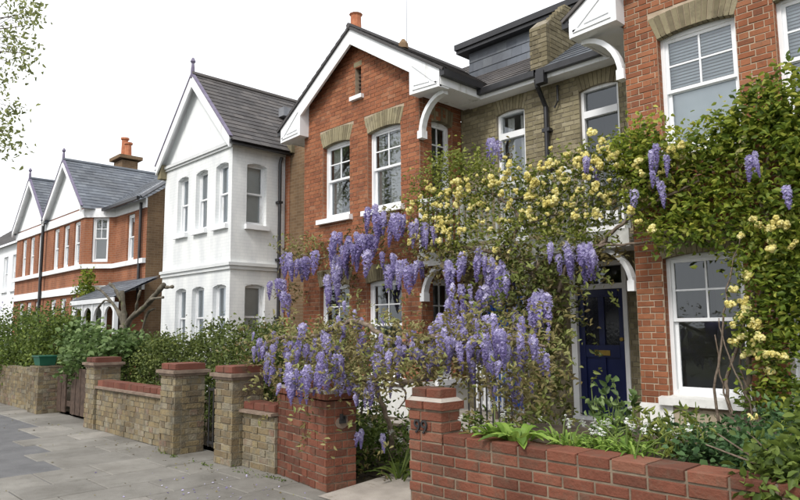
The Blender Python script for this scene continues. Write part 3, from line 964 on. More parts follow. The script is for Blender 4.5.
def red_house(name, label, xb, mirror):
    """mirror False: bay on the left (the far house); True: bay on the right (the near house)"""
    near = mirror
    h = thing(name, label, 'house', (xb+1.73, YB, 0))
    if near:
        up = [(-3.66, -2.69), (-2.26, -1.30)]; down = [(-3.75, -2.79), (-2.40, -1.44)]
    else:
        up = [(-10.84, -9.97), (-9.43, -8.52)]; down = [(-10.93, -9.98), (-9.48, -8.53)]
    fr, c, holes, cut = bay_house(h, xb, None, {'up': up, 'down': down}, True, None, None)
    xc = xb+c
    # front wall core, with the gable
    wall = MB(); rev = MB()
    panel(wall, fr, 0, 3.46, 0, 5.98, holes, d=-0.009, rev=rev)
    if not near:                          # slit in the gable
        slit = (1.69, 1.87, 6.19, 6.80)
        cut.append(slit); holes.append(slit)
        panel(wall, fr, slit[0]-0.2, slit[1]+0.2, 5.98, 6.90, [slit], d=-0.009)
        wall.poly([fr.p(-0.0, -0.009, 5.98), fr.p(slit[0]-0.2, -0.009, 5.98), fr.p(slit[0]-0.2, -0.009, 6.90), fr.p(0.0, -0.009, 6.25)])
        wall.poly([fr.p(slit[1]+0.2, -0.009, 5.98), fr.p(3.46, -0.009, 5.98), fr.p(3.46, -0.009, 6.25), fr.p(slit[1]+0.2, -0.009, 6.90)])
        wall.poly([fr.p(slit[0]-0.2, -0.009, 6.90), fr.p(slit[1]+0.2, -0.009, 6.90), fr.p(c, -0.009, 7.25)])
    else:
        wall.poly([fr.p(0, -0.009, 5.98), fr.p(3.46, -0.009, 5.98), fr.p(3.46, -0.009, 6.3), fr.p(c, -0.009, 7.3), fr.p(0, -0.009, 6.3)])
    # flanks and back
    xe = xb+3.46
    ret_fr = Fr((xe, YB), (0, 1)) if not near else None
    rholes = []
    if not near:
        rholes = [(0.32, 0.88, 3.80, 5.40), (0.30, 0.86, 0.70, 2.48)]
        panel(wall, ret_fr, 0.0, YE-YB, 0, 5.9, rholes, d=-0.009, rev=rev)
    else:
        wall.poly([(xb+0.009, YB, 0), (xb+0.009, 13, 0), (xb+0.009, 13, 5.9), (xb+0.009, YB, 5.9)])
    ox = xb if not near else xe
    wall.poly([(ox, YB+0.01, 0), (ox, 14.0, 0), (ox, 14.0, 6.2), (ox, YB+0.01, 6.2)])
    wall.poly([(-11.4 if not near else -6.07, 14.0, 0), (-6.07 if not near else -0.7, 14.0, 0), (-6.07 if not near else -0.7, 14.0, 6.2), (-11.4 if not near else -6.07, 14.0, 6.2)])
    wobj = wall.build('wall', M['mortar'], h)
    rev.build('reveals', M['farred'], wobj, kind='stuff')
    rects = []
    zr = 0.64 if near else 0.70
    rects += lay(fr, 0, 3.46, zr, 7.3, cut, lim=gable_lim(c))
    if not near:
        rects += lay(ret_fr, 0.1, YE-YB, 0.70, 5.9, rholes, shift=0.06)
    emit(rects, M['red'], wobj, limit=300, minpx=10)
    # plinth
    p = MB()
    if near:
        fr.box(p, -0.012, 0.42, -0.1, 0.03, 0, 0.645)
        p.build('painted_plinth', M['wornwhite'], h)
        p = MB()
        fr.box(p, 0.425, 3.47, -0.1, 0.018, 0, 0.60)
        p.build('plinth', M['cement'], h)
    else:
        fr.box(p, -0.015, 3.475, -0.1, 0.03, 0, 0.70)
        ret_fr.box(p, -0.03, YE-YB, -0.1, 0.03, 0, 0.698)
        p.build('painted_plinth', M['wornwhite'], h)
    # windows
    for i, (x0, x1) in enumerate(up):
        if near:
            cur = ('slats', [(0.04, 0.96)], (0.5, 0.97)) if i == 0 else ('slats', [(0.04, 0.96)], (0.02, 0.97))
        else:
            cur = ('curtain', [(0.05, 0.42), (0.72, 0.95)], (0.03, 0.97)) if i == 0 else ('curtain', [(0.05, 0.25), (0.42, 0.95)], (0.03, 0.97))
        w = sash(h, fr, x0-xb, x1-xb, 3.86, 5.40, curtain=cur)
        if near and i == 0:
            s = MB(); s.poly([fr.p(x0-xb+0.05, -0.235, 3.88), fr.p(x1-xb-0.05, -0.235, 3.88), fr.p(x1-xb-0.05, -0.235, 4.66), fr.p(x0-xb+0.05, -0.235, 4.66)])
            s.build('blind', M['blind'], w)
    for i, (x0, x1) in enumerate(down):
        sash(h, fr, x0-xb, x1-xb, 0.76, 2.50, sillmat='wornwhite' if near else 'white', glass='glass_dark', split=0.52,
             curtain=('curtain', [(0.04, 0.16)], (0.02, 0.98)) if i == 1 else ('curtain', [(0.86, 0.96)], (0.02, 0.98)))
    if not near:
        for z0, z1 in ((3.82, 5.39), (0.74, 2.47)):
            sash(h, ret_fr, rholes[0][0], rholes[0][1], z0, z1, top=(2, 2), sill=True, sill_ext=0.03, glass='glass_dark')
            arch(h, ret_fr, rholes[0][0], rholes[0][1], z1+0.01, h=0.28, splay=0.05, n=9, single=False)
        # slit: sill, dark louvre, small head
        s = MB(); fr.box(s, 1.60, 1.96, -0.12, 0.08, 6.11, 6.19); s.build('slit_sill', M['white'], h)
        s = MB(); fr.box(s, 1.69, 1.87, -0.16, -0.12, 6.19, 6.80)
        for q in range(7): fr.box(s, 1.69, 1.87, -0.118, -0.095, 6.22+q*0.082, 6.25+q*0.082)
        s.build('louvre', M['gatewood'], h)
        s = MB(); fr.box(s, 1.66, 1.90, -0.1, 0.006, 6.80, 6.90); s.build('slit_head', M['stock'], h)
    # entrance wall (stock brick upstairs)
    ex0, ex1 = (xe, -6.07) if not near else (-6.07, xb)
    ef = Fr((ex0, YE), (1, 0))
    L = ex1-ex0
    if not near:
        fw = (-7.19-ex0, -6.58-ex0); dr = (-7.52-ex0, -6.72-ex0)
    else:
        fw = (-5.50-ex0, -4.82-ex0); dr = (-5.70-ex0, -4.90-ex0)
    fh = (fw[0], fw[1], 3.05, 5.46)
    dh = (dr[0]-0.10, dr[1]+0.07, 0.0, 2.62)
    ew = MB()
    panel(ew, ef, 0, L, 0, 5.95, [fh, dh], d=-0.009)
    eobj = ew.build('entrance_wall', M['mortar_stock'], h)
    ecut = [fh, dh, arch(h, ef, fw[0], fw[1], 5.47, h=0.26, splay=0.08, n=10, single=near, camber=0.045)]
    emit(lay(ef, 0, L, 0.2, 5.8, ecut, shift=0.05), M['stock'], eobj, limit=300, minpx=10)
    # French window to the balcony, with a transom light
    fb = MB()
    bars(fb, ef, fw[0]-0.005, fw[1]+0.005, 3.06, 5.465, 0.055, -0.19, -0.06)
    fb_o = fb.build('french_window', M['white'], h)
    t = MB()
    zt = 5.02
    ef.box(t, fw[0]+0.05, fw[1]-0.05, -0.17, -0.05, zt-0.05, zt+0.06)
    t.build('transom', M['white'], fb_o)
    t = MB(); ef.box(t, fw[0]+0.05, fw[1]-0.05, -0.16, -0.07, 3.115, 3.42); t.build('kick_panel', M['white'], fb_o)
    for (z0, z1) in ((3.42, zt-0.05), (zt+0.06, 5.41)):
        gl = MB(); gl.poly([ef.p(fw[0]+0.05, -0.12, z0), ef.p(fw[1]-0.05, -0.12, z0), ef.p(fw[1]-0.05, -0.12, z1), ef.p(fw[0]+0.05, -0.12, z1)])
        gl.build('pane', M['glass_dark'] if near else M['glass'], fb_o)
    if not near:
        cu = MB()
        for q in range(14):
            a = fw[0]+0.06+(fw[1]-fw[0]-0.12)*q/14; b = fw[0]+0.06+(fw[1]-fw[0]-0.12)*(q+1)/14
            if 5 <= q <= 7: continue
            cu.poly([ef.p(a, -0.25+(0.02 if q % 2 else -0.02), 3.1), ef.p(b, -0.25+(-0.02 if q % 2 else 0.02), 3.1), ef.p(b, -0.25+(-0.02 if q % 2 else 0.02), 5.4), ef.p(a, -0.25+(0.02 if q % 2 else -0.02), 5.4)])
        cu.build('curtain', M['curtain'], fb_o)
    # front door in its frame
    df = MB()
    ef.box(df, dr[0]-0.10, dr[0], -0.14, 0.02, 0.24, 2.62)
    ef.box(df, dr[1], dr[1]+0.07, -0.14, 0.02, 0.24, 2.62)
    ef.box(df, dr[0], dr[1], -0.14, 0.012, 2.19, 2.27)
    ef.box(df, dr[0], dr[1], -0.14, 0.012, 2.55, 2.62)
    ef.box(df, dr[0]-0.10, dr[1]+0.07, -0.14, 0.06, 0.18, 0.24)
    dfo = df.build('door_frame', M['white'], h)
    gl = MB(); gl.poly([ef.p(dr[0], -0.07, 2.27), ef.p(dr[1], -0.07, 2.27), ef.p(dr[1], -0.07, 2.55), ef.p(dr[0], -0.07, 2.55)])
    gl.build('fanlight', M['glass_dark'], dfo)
    d = MB()
    w = dr[1]-dr[0]
    ef.box(d, dr[0]+0.003, dr[1]-0.003, -0.12, -0.075, 0.243, 2.188)
    # stiles, rails
    for (a, b, z0, z1) in ((0.0, 0.11, 0.243, 2.188), (w-0.11, w, 0.243, 2.188), (w/2-0.05, w/2+0.05, 0.47, 1.14), (w/2-0.05, w/2+0.05, 1.33, 2.07), (0.11, w-0.11, 0.243, 0.47), (0.11, w-0.11, 1.14, 1.33), (0.11, w-0.11, 2.07, 2.188)):
        ef.box(d, dr[0]+a+0.003, dr[0]+b-0.003, -0.07, -0.045, z0+0.002, z1-0.002)
    door = d.build('front_door', M['navy'] if near else M['blue'], h)
    if near:
        for (a, b) in ((0.11, w/2-0.05), (w/2+0.05, w-0.11)):
            bm = MB(); bm.poly([ef.p(dr[0]+a, -0.072, 1.33), ef.p(dr[0]+b, -0.072, 1.33), ef.p(dr[0]+b, -0.072, 2.07), ef.p(dr[0]+a, -0.072, 2.07)]); bm.build('door_light', M['doorglass'], door)
    bm = MB(); ef.box(bm, dr[0]+w/2-0.13, dr[0]+w/2+0.13, -0.044, -0.032, 1.17, 1.25); bm.build('letter_plate', M['brass'], door)
    bm = MB(); bm.tube([ef.p(dr[1]-0.06, -0.045, 1.42), ef.p(dr[1]-0.06, 0.0, 1.42)], 0.03, n=8); bm.build('door_knob', M['brass'], door)
    if not near:                          # white battens over the lower part of the blue door
        bt = MB()
        for q in range(9):
            a = dr[0]+0.04+q*(w-0.08)/8
            ef.box(bt, a-0.016, a+0.016, 0.34, 0.37, 0.25, 1.02)
        ef.box(bt, dr[0], dr[1], 0.33, 0.34, 0.92, 0.97); ef.box(bt, dr[0], dr[1], 0.33, 0.34, 0.32, 0.37)
        bt.build('porch_gate', M['white'], h)
    st = MB(); ef.box(st, dr[0]-0.3, dr[1]+0.25, 0.06, 0.5, 0.02, 0.185); st.build('doorstep', M['path'], h)
    # balcony / porch hood half
    bx0, bx1 = (xe+0.012, -6.072) if not near else (-6.068, xb-0.012)
    bl = MB()
    bl.box(bx0, bx1, YB-0.06, YE-0.02, 2.74, 2.83)
    bl.box(bx0, bx1, YB-0.10, YB-0.062, 2.66, 2.90)
    bal = bl.build('balcony', M['wornwhite'], h)
    rail = MB()
    rail.box(bx0, bx1, YB-0.07, YB+0.01, 3.78, 3.84)
    rail.box(bx0, bx1, YB-0.05, YB-0.01, 2.98, 3.03)
    rail.build('handrail', M['white'], bal)
    n = int((bx1-bx0)/0.115)
    for q in range(n+1):
        xx = bx0+0.03+(bx1-bx0-0.06)*q/n
        b = MB(); wd = 0.018 if q % 8 else 0.04
        b.box(xx-wd, xx+wd, YB-0.045, YB-0.015, 2.90 if q % 8 == 0 else 3.03, 3.78 if q % 8 else 3.92)
        b.build('baluster', M['white'], bal)
    # eaves over the entrance: soffit, fascia, gutter
    s = MB(); gx0, gx1 = (-7.29, -6.07) if not near else (-6.07, -4.78)
    s.box(gx0-0.5 if not near else gx0, gx1 if not near else gx1+0.5, 9.14, YE+0.1, 5.70, 5.76)
    s.box(gx0-0.02, gx1+0.02, 9.115, 9.14, 5.69, 5.82)
    s.build('eaves_board', M['white'], h)
    gtr = MB(); gtr.box(gx0-0.02, gx1+0.02, 9.02, 9.113, 5.76, 5.86); gtr.build('eaves_gutter', M['black'], h)
    # main roof slope behind, dormer, party wall belongs to the far house
    mr = MB()
    rx0, rx1 = (-11.2, -6.24) if not near else (-5.90, -0.7)
    sl = 0.70
    z0 = 5.84
    up_v = Vector((0, 1, sl)).normalized()
    slates(mr, (rx0, 9.06, z0), (1, 0, 0), up_v, rx1-rx0, 2.94*math.sqrt(1+sl*sl), lift=0.02)
    mr.hexa([(rx0, 9.06, z0-0.04), (rx1, 9.06, z0-0.04), (rx1, 12.0, z0-0.04+2.94*sl), (rx0, 12.0, z0-0.04+2.94*sl), (rx0, 9.06, z0), (rx1, 9.06, z0), (rx1, 12.0, z0+2.94*sl), (rx0, 12.0, z0+2.94*sl)])
    mr.poly([(rx0, 12, z0+2.94*sl), (rx1, 12, z0+2.94*sl), (rx1, 14.6, 6.0), (rx0, 14.6, 6.0)])
    mr.build('main_roof', M['darkslate'] if not near else M['slate'], h)
    dm = MB()
    dx0, dx1 = (-8.52, -6.25) if not near else (-5.89, -3.2)
    fy = 10.3
    dm.box(dx0, dx1, fy, 12.2, 6.5, 7.27)
    dfr = Fr((dx0, fy), (1, 0))
    slates(dm, (dx0, fy-0.002, 6.66), (1, 0, 0), (0, 0.02, 1), dx1-dx0, 0.6, sw=0.24, sh=0.2, lift=0.006)
    do = dm.build('dormer', M['slate'], h)
    ro = MB()
    rx0b = dx0-0.2 if not near else dx0-0.15
    ro.box(rx0b, dx1+0.19, fy-0.18, 12.4, 7.27, 7.34)
    ro.box(rx0b-0.02, dx1+0.19, fy-0.22, 12.4, 7.342, 7.46)
    ro.build('flat_roof', M['black'], do)
    fl = MB(); fl.box(dx0-0.05, dx1, fy-0.14, fy-0.01, 6.60, 6.645); fl.build('flashing', M['lead'] if near else M['terracotta'], do)
    # curved brackets under the boxed eave ends and the balcony
    gable_boards(h, xc+(0.07 if not near else -0.05))
    sg = 1 if not near else -1
    wallx = xe if not near else xb
    curved_bracket(h, (wallx+sg*0.05, YB+0.02, 5.02), (wallx+sg*0.62, YB+0.02, 5.66), (0, 1, 0), 0.07)
    curved_bracket(h, (wallx+sg*0.05, YB+0.03, 2.14), (wallx+sg*0.58, YB+0.03, 2.68), (0, 1, 0), 0.06, name='balcony_bracket')
    if near:                              # flat arch of the hood above the near door
        curved_bracket(h, (-5.86, YB+0.03, 2.3), (-5.35, YB+0.03, 2.68), (0, 1, 0), 0.06, name='balcony_bracket')
    xi = xe-0.6 if not near else xe-0.12
    interior(h, xb+0.12, xi, YB+0.4, 10.6, 0.3, 2.85)
    interior(h, xb+0.12, xi, YB+0.4, 10.6, 2.95, 5.8)
    interior(h, ex0+0.05, ex1-0.05, YE+0.3, 11.2, 0.2, 2.7)
    interior(h, ex0+0.05, ex1-0.05, YE+0.3, 11.2, 2.95, 5.6)
    return h

far_house = red_house('brick_house', 'red brick house with complete white-edged gable and slit, twin sash windows, bright blue door', -11.49, False)
near_house = red_house('brick_house', 'nearest red brick house with navy front door and gable cut by the frame', -4.12, True)
# party wall rising through the roofs, on the far house
pw = MB()
pw.prism([(-6.235, 9.16, 5.86), (-6.235, 9.16, 6.66), (-6.235, 9.40, 6.86), (-6.235, 9.9, 6.90), (-6.235, 12, 8.1), (-6.235, 12, 5.9)], (0.33, 0, 0))
pwo = pw.build('party_wall', M['mortar_stock'], far_house)
pf = Fr((-6.245, 9.15), (1, 0))
rects = lay(pf, 0, 0.35, 5.86, 6.66, shift=0.0)
ps = Fr((-5.895, 9.15), (0, 1))
rects += lay(ps, 0.1, 2.9, 5.86, 7.2, lim=lambda z: (max(0.0, (z-6.66)*1.15), (z-5.84)/0.70-0.06))
emit(rects, M['stock'], pwo, limit=60, minpx=10)
hp = MB(); hp.box(-6.05, -5.89, 9.0, 9.13, 5.60, 5.80); hp.build('hopper', M['black'], far_house)
pipe(far_house, [(-6.09, YE-0.33, 5.72), (-6.09, YE-0.30, 5.60), (-6.09, YE-0.07, 5.30), (-6.09, YE-0.07, 2.85)], 0.042, brackets=[(-6.09, YE-0.05, 4.9), (-6.09, YE-0.05, 4.2)])
pipe(far_house, [(-5.93, YE-0.06, 5.25), (-5.86, YE-0.06, 5.35), (-5.86, YE-0.06, 5.62)], 0.02, name='waste_pipe')
# chimney pot above the apex, and a small ridge vent with an aerial
ch = MB(); ch.box(-12.1, -11.6, 9.9, 10.4, 6.0, 8.75)
cho = ch.build('chimney', M['brown'], far_house)
pt = MB(); q = Vector((-11.98, 10.15, 0))
pt.tube([q+Vector((0, 0, z)) for z in (8.72, 8.8, 9.15, 9.28, 9.33)], 0.15, n=10, radii=[0.17, 0.145, 0.13, 0.13, 0.17])
pt.build('chimney_pot', M['terracotta'], cho)
pt = MB(); pt.tube([(-9.15, 9.0, 7.2), (-9.15, 9.0, 7.30), (-9.15, 9.0, 7.40)], 0.1, n=8, radii=[0.11, 0.10, 0.03]); pt.build('ridge_vent', M['brown'], far_house)
pt = MB(); pt.tube([(-9.1, 9.05, 7.3), (-9.1, 9.05, 8.25)], 0.006, n=4); pt.build('aerial', M['lead'], far_house)

# ================================================================ HOUSES FARTHER ALONG

def gable_roof(parent, c, half, yf, yb, ze, za, mat, board=0.2, over=0.22, pane='render', finial=True, wall_half=None):
    """front gable: boards, recessed triangle, slate slopes running back, finial"""
    rk = (za-ze)/half
    b = MB()
    for s in (-1, 1):
        pts = [(c, yf-over, za), (c, yf-over, za-board*1.35), (c+s*half, yf-over, ze-board*1.1), (c+s*half, yf-over, ze+0.0)]
        if s < 0: pts.reverse()
        b.prism(pts, (0, -0.05, 0))
    bo = b.build('bargeboard', M['white'], parent)
    e = MB()
    for s in (-1, 1):
        n = Vector((s*rk, 0, 1)).normalized()*0.03
        p, q = Vector((c, yf-over-0.07, za)), Vector((c+s*(half+0.03), yf-over-0.07, ze-0.02))
        e.prism([p, q, q+n, p+n], (0, 0.1, 0))
    e.build('verge', M['purplepaint'], bo)
    t = MB(); t.poly([(c-half, yf-0.02, ze), (c+half, yf-0.02, ze), (c, yf-0.02, za)]); t.build('gable_panel', M[pane], parent)
    so = MB()
    for s in (-1, 1):
        so.poly([(c, yf-over, za-0.05), (c+s*half, yf-over, ze-0.05), (c+s*half, yf, ze-0.05), (c, yf, za-0.05)])
    so.build('soffit', M['white'], parent)
    r = MB()
    for s in (-1, 1):
        ln = (half+0.12)*math.sqrt(1+rk*rk)
        p = Vector((c+s*(half+0.12), yf-over-0.02, ze-0.12*rk))
        d = Vector((-s, 0, rk))
        if s < 0: slates(r, p, (0, 1, 0), d, yb-yf+over, ln, sw=0.3, sh=0.2)
        else: slates(r, p+Vector((0, yb-yf+over, 0)), (0, -1, 0), d, yb-yf+over, ln, sw=0.3, sh=0.2)
        q = Vector((c, yf-over-0.02, za))
        r.poly([p, q, q+Vector((0, yb-yf+over, 0)), p+Vector((0, yb-yf+over, 0))])
    r.build('roof', M[mat], parent)
    rt = MB(); rt.tube([(c, yf-over-0.05, za+0.03), (c, yb, za+0.03)], 0.07, n=6); rt.build('ridge_tile', M[mat], parent)
    if finial:
        f = MB(); f.tube([(c, yf-over-0.02, za-0.1), (c, yf-over-0.02, za+0.18), (c, yf-over-0.02, za+0.30), (c, yf-over-0.02, za+0.36), (c, yf-over-0.02, za+0.46)], 0.05, n=6, radii=[0.06, 0.05, 0.035, 0.075, 0.03])
        f.build('finial', M['purplepaint'], parent)

def plain_window(parent, fr, a0, a1, z0, z1, sill=True, curved=True, mat='render', blind=None, split=0.5):
    w = sash(parent, fr, a0, a1, z0, z1, top=(1, 1), rec=0.12, sill=sill, sill_ext=0.05, sill_h=0.14, curtain=blind, split=split, fw=0.05)
    if curved:
        f = MB(); k = 0.06; wd = a1-a0
        for s in (0, 1):
            x0 = a0 if s == 0 else a1
            sg = 1 if s == 0 else -1
            f = MB()
            f.prism([fr.p(x0, -0.005, z1), fr.p(x0, -0.005, z1-k), fr.p(x0+sg*wd*0.12, -0.005, z1-k*0.45), fr.p(x0+sg*wd*0.3, -0.005, z1-0.012), fr.p(x0+sg*wd*0.3, -0.005, z1)], fr.n*-0.11)
            f.build('arched_head', M[mat], w)
    return w

# ---- white house
wh = thing('white_house', 'white painted house with steep white gable and dark slate roof beyond the brick pair', 'house', (-16.4, 8.28, 0))
wx0, wx1, wy = -18.28, -14.52, 8.28
ff = Fr((wx0, wy), (1, 0)); sf = Fr((wx1, wy), (0, 1))
WUP = [(-17.46, -16.84), (-16.40, -15.76), (-15.33, -14.70)]
WDN = [(-17.42, -16.80), (-16.46, -15.80), (-15.36, -14.70)]
fh = [(a-wx0, b-wx0, 4.12, 5.83) for a, b in WUP]+[(a-wx0, b-wx0, 0.95, 2.74) for a, b in WDN]
sh_ = [(0.42, 1.0, 4.12, 5.83), (0.42, 1.0, 0.95, 2.74)]
wm = MB()
panel(wm, ff, 0, wx1-wx0, 0, 6.3, fh); panel(wm, sf, 0, 1.57, 0, 6.3, sh_)
wm.poly([(wx0, wy, 0), (wx0, 14, 0), (wx0, 14, 6.3), (wx0, wy, 6.3)])
wm.build('wall', M['paintbrick'], wh)
wm = MB()
wm.poly([(wx1, 9.85, 0), (-12.6, 9.85, 0), (-12.6, 9.85, 6.4), (wx1, 9.85, 6.4)])
wm.poly([(-12.6, 9.85, 0), (-12.6, 14, 0), (-12.6, 14, 6.4), (-12.6, 9.85, 6.4)])
wm.poly([(-12.6, 14, 0), (wx0, 14, 0), (wx0, 14, 6.4), (-12.6, 14, 6.4)])
wm.build('side_wall', M['farbrown'], wh)
qn = MB(); qn.box(-14.50, -14.30, 9.835, 9.86, 0, 6.3); qn.build('quoin', M['farred'], wh)
for i, (a, b) in enumerate(WUP): plain_window(wh, ff, a-wx0, b-wx0, 4.26, 5.83, blind=('flat', [(0.04, 0.96)], (0.02, 0.98)) if i != 1 else ('curtain', [(0.04, 0.96)], (0.02, 0.98)))
for (a, b) in WDN: plain_window(wh, ff, a-wx0, b-wx0, 1.09, 2.74, blind=('flat', [(0.04, 0.96)], (0.02, 0.98)))
plain_window(wh, sf, 0.42, 1.0, 4.26, 5.83, blind=('flat', [(0.04, 0.96)], (0.02, 0.98)))
plain_window(wh, sf, 0.42, 1.0, 1.09, 2.74, blind=('flat', [(0.04, 0.96)], (0.02, 0.98)))
for lev in (((3.10, 3.19, 0.05), (3.19, 3.27, 0.09)), ((6.16, 6.22, 0.05), (6.22, 6.30, 0.09))):
    sc = MB()
    for (z0, z1, pr) in lev:
        ff.box(sc, -0.02, wx1-wx0+pr, 0.002, pr, z0, z1-0.002)
        sf.box(sc, 0.001, 1.57, 0.002, pr, z0, z1-0.002)
    sc.build('string_course', M['band'], wh)
gable_roof(wh, -16.34, 2.07, wy, 14.0, 6.34, 8.50, 'darkslate', board=0.26, over=0.2)
gt = MB(); gt.box(-14.32, -14.21, 8.05, 10.2, 6.16, 6.26); gt.build('gutter', M['black'], wh)
cb_ = MB(); cb_.box(-14.35, -14.10, 9.75, 10.0, 6.2, 6.75); cb_.box(-14.39, -14.06, 9.71, 10.04, 6.752, 6.82); cb_.build('corbel', M['stock'], wh)
cb_ = MB(); cb_.box(-18.42, -18.2, 8.1, 8.5, 5.95, 6.35); cb_.build('corbel', M['stock'], wh)
pipe(wh, [(-14.40, 9.66, 6.1), (-14.42, 9.62, 5.95), (-14.42, 9.62, 0.2)], 0.045, brackets=[(-14.44, 9.62, 4.9), (-14.44, 9.62, 3.4), (-14.44, 9.62, 1.9)])
vr = MB(); vr.box(-15.4, -15.15, 10.2, 10.5, 7.55, 7.80); vr.build('roof_vent', M['lead'], wh)
interior(wh, wx0+0.1, wx1-0.7, wy+0.45, 12, 0.3, 2.9); interior(wh, wx0+0.1, wx1-0.7, wy+0.45, 12, 3.0, 6.2)

# ---- pair of houses with twin gables, each with three first floor windows
def twin(name, label, x0, x1, right_side):
    h = thing(name, label, 'house', ((x0+x1)/2, 8.28, 0), group=None)
    c = (x0+x1)/2
    fr = Fr((x0, 8.28), (1, 0)); W = x1-x0
    ws = [(0.20*W, 0.35*W), (0.47*W, 0.62*W), (0.74*W, 0.89*W)]
    holes = [(a, b, 3.98, 5.62) for a, b in ws]+[(a, b, 0.9, 2.85) for a, b in ws]
    m = MB()
    panel(m, fr, 0, W, 0, 6.2, holes)
    ymain = 9.07
    if right_side:
        cf = Fr((x1, 8.28), (1, 1)); cl = math.hypot(0.79, 0.79)
        panel(m, cf, 0, cl, 0, 6.0, [(0.27, 0.86, 4.05, 5.70), (0.27, 0.86, 0.9, 2.85)])
        mf = Fr((x1+0.79, ymain), (1, 0)); ml = 2.62
        panel(m, mf, 0, ml, 0, 6.0, [(1.02, 1.62, 3.98, 5.60)])
    m.build('wall', M['farred'], h)
    m = MB(); m.poly([(x0, 14, 0), (x1, 14, 0), (x1, 14, 6), (x0, 14, 6)]); m.build('back_wall', M['farred'], h)
    if right_side:
        m = MB(); xr = x1+0.79+2.62
        m.poly([(xr, ymain, 0), (xr, 15, 0), (xr, 15, 8.0), (xr, 12, 8.0), (xr, ymain, 6.0)])
        m.build('flank_wall', M['farbrown'], h)
    tr = MB()
    def band(f, a0, a1, z0, z1, pr):
        f.box(tr, a0, a1, 0.003, pr, z0, z1)
    for (z0, z1, pr) in ((5.66, 5.98, 0.06), (3.82, 3.98, 0.12), (2.95, 3.22, 0.10)):
        band(fr, 0.0, W+(0.03 if right_side else 0), z0, z1, pr)
        if right_side:
            band(cf, 0, cl, z0, z1, pr); band(mf, 0, ml, z0, z1, pr)
    tr.build('white_trim', M['white'], h)
    for a, b in ws:
        sash(h, fr, a, b, 4.0, 5.62, top=(1, 1), rec=0.06, sill=False, fw=0.09)
        sash(h, fr, a, b, 0.92, 2.85, top=(1, 1), rec=0.06, sill=False, fw=0.09)
    if right_side:
        sash(h, cf, 0.27, 0.86, 4.07, 5.70, top=(2, 2), rec=0.06, sill=False, fw=0.08)
        sash(h, cf, 0.27, 0.86, 0.92, 2.85, top=(1, 1), rec=0.06, sill=False, fw=0.08)
        sash(h, mf, 1.02, 1.62, 4.0, 5.60, top=(1, 1), rec=0.06, sill=False, fw=0.08)
    gable_roof(h, c+0.12, W/2+0.06, 8.28, 13.5, 6.05, 8.12, 'slate', board=0.2, over=0.2)
    interior(h, x0+0.1, x1-0.1, 8.7, 12, 0.3, 2.9); interior(h, x0+0.1, x1-0.1, 8.7, 12, 3.0, 5.9)
    if right_side:
        # hipped slope over the main front, gutter, porch
        r = MB()
        sl = 0.75
        slates(r, (x1-0.3, 8.75, 5.92), (1, 0, 0), (0, 1, sl), 3.85, 4.6, sw=0.3, sh=0.2)
        r.poly([(x1-0.3, 8.75, 5.92), (x1+3.55, 8.75, 5.92), (x1+3.55, 12.4, 5.92+3.65*sl), (x1-0.3, 12.4, 5.92+3.65*sl)])
        r.build('side_roof', M['slate'], h)
        ld = MB(); ld.tube([(x1+3.5, 8.8, 5.98), (x1+3.5, 12.4, 5.98+3.6*sl)], 0.08, n=5); ld.build('verge_tile', M['lead'], h)
        gt = MB(); gt.box(x1+0.55, x1+3.6, 8.62, 8.72, 5.86, 5.96)
        gt.build('gutter', M['black'], h)
        pipe(h, [(x1+3.1, 8.98, 5.85), (x1+3.1, 8.98, 2.6)], 0.05)
        po = MB(); px0, px1, pyf = x1+0.85, x1+4.6, 7.75
        slates(po, (px0, pyf-0.1, 2.62), (1, 0, 0), (0, 1, 0.5), px1-px0, 1.55, sw=0.25, sh=0.18)
        po.poly([(px0, pyf-0.1, 2.6), (px1, pyf-0.1, 2.6), (px1, 9.07, 3.28), (px0, 9.07, 3.28)])
        poo = po.build('porch_roof', M['slate'], h)
        fb = MB(); fb.box(px0, px1, pyf-0.12, pyf-0.08, 2.48, 2.62); fb.build('porch_fascia', M['white'], poo)
        for q in range(5):
            xx = px0+0.1+(px1-px0-0.2)*q/4
            pm = MB(); pm.box(xx-0.06, xx+0.06, pyf-0.06, pyf+0.06, 0.05, 2.48); pm.build('porch_post', M['white'], h)
            if q < 4:
                x2 = px0+0.1+(px1-px0-0.2)*(q+1)/4
                am = MB()
                for k in range(8):
                    t0, t1 = math.pi*k/8, math.pi*(k+1)/8
                    mid, rr = (xx+x2)/2, (x2-xx)/2-0.06
                    A0 = (mid-rr*math.cos(t0), 1.95+0.42*math.sin(t0)); A1 = (mid-rr*math.cos(t1), 1.95+0.42*math.sin(t1))
                    am.prism([(A0[0], pyf-0.03, A0[1]), (A1[0], pyf-0.03, A1[1]), (A1[0], pyf-0.03, 2.478), (A0[0], pyf-0.03, 2.478)], (0, 0.06, 0))
                am.build('porch_arch', M['white'], h)
        dd = MB(); mf.box(dd, 0.5, 1.4, 0.005, 0.05, 0.1, 2.2); dd.build('front_door', M['gatewood'], h)
    return h
hA = twin('twin_gable_house', 'right half of orange brick pair with purple finials, canted bay corner and white porch', -29.02, -24.72, True)
hB = twin('twin_gable_house', 'left half of orange brick pair with purple finials, smaller gable by far white house', -33.3, -29.04, False)
pipe(hA, [(-29.03, 8.12, 6.0), (-29.03, 8.12, 0.5)], 0.06)
ch = MB(); ch.box(-29.45, -28.55, 10.95, 11.65, 6.5, 9.0); ch.box(-29.6, -28.4, 10.8, 11.8, 9.052, 9.2)
co = ch.build('chimney', M['farbrown'], hA)
for xx, zt in ((-29.2, 10.15), (-28.8, 9.85)):
    p = MB(); p.tube([(xx, 11.3, z) for z in (9.19, 9.3, zt-0.1, zt-0.08, zt)], 0.13, n=8, radii=[0.19, 0.15, 0.13, 0.18, 0.18]); p.build('chimney_pot', M['terracotta'], co)
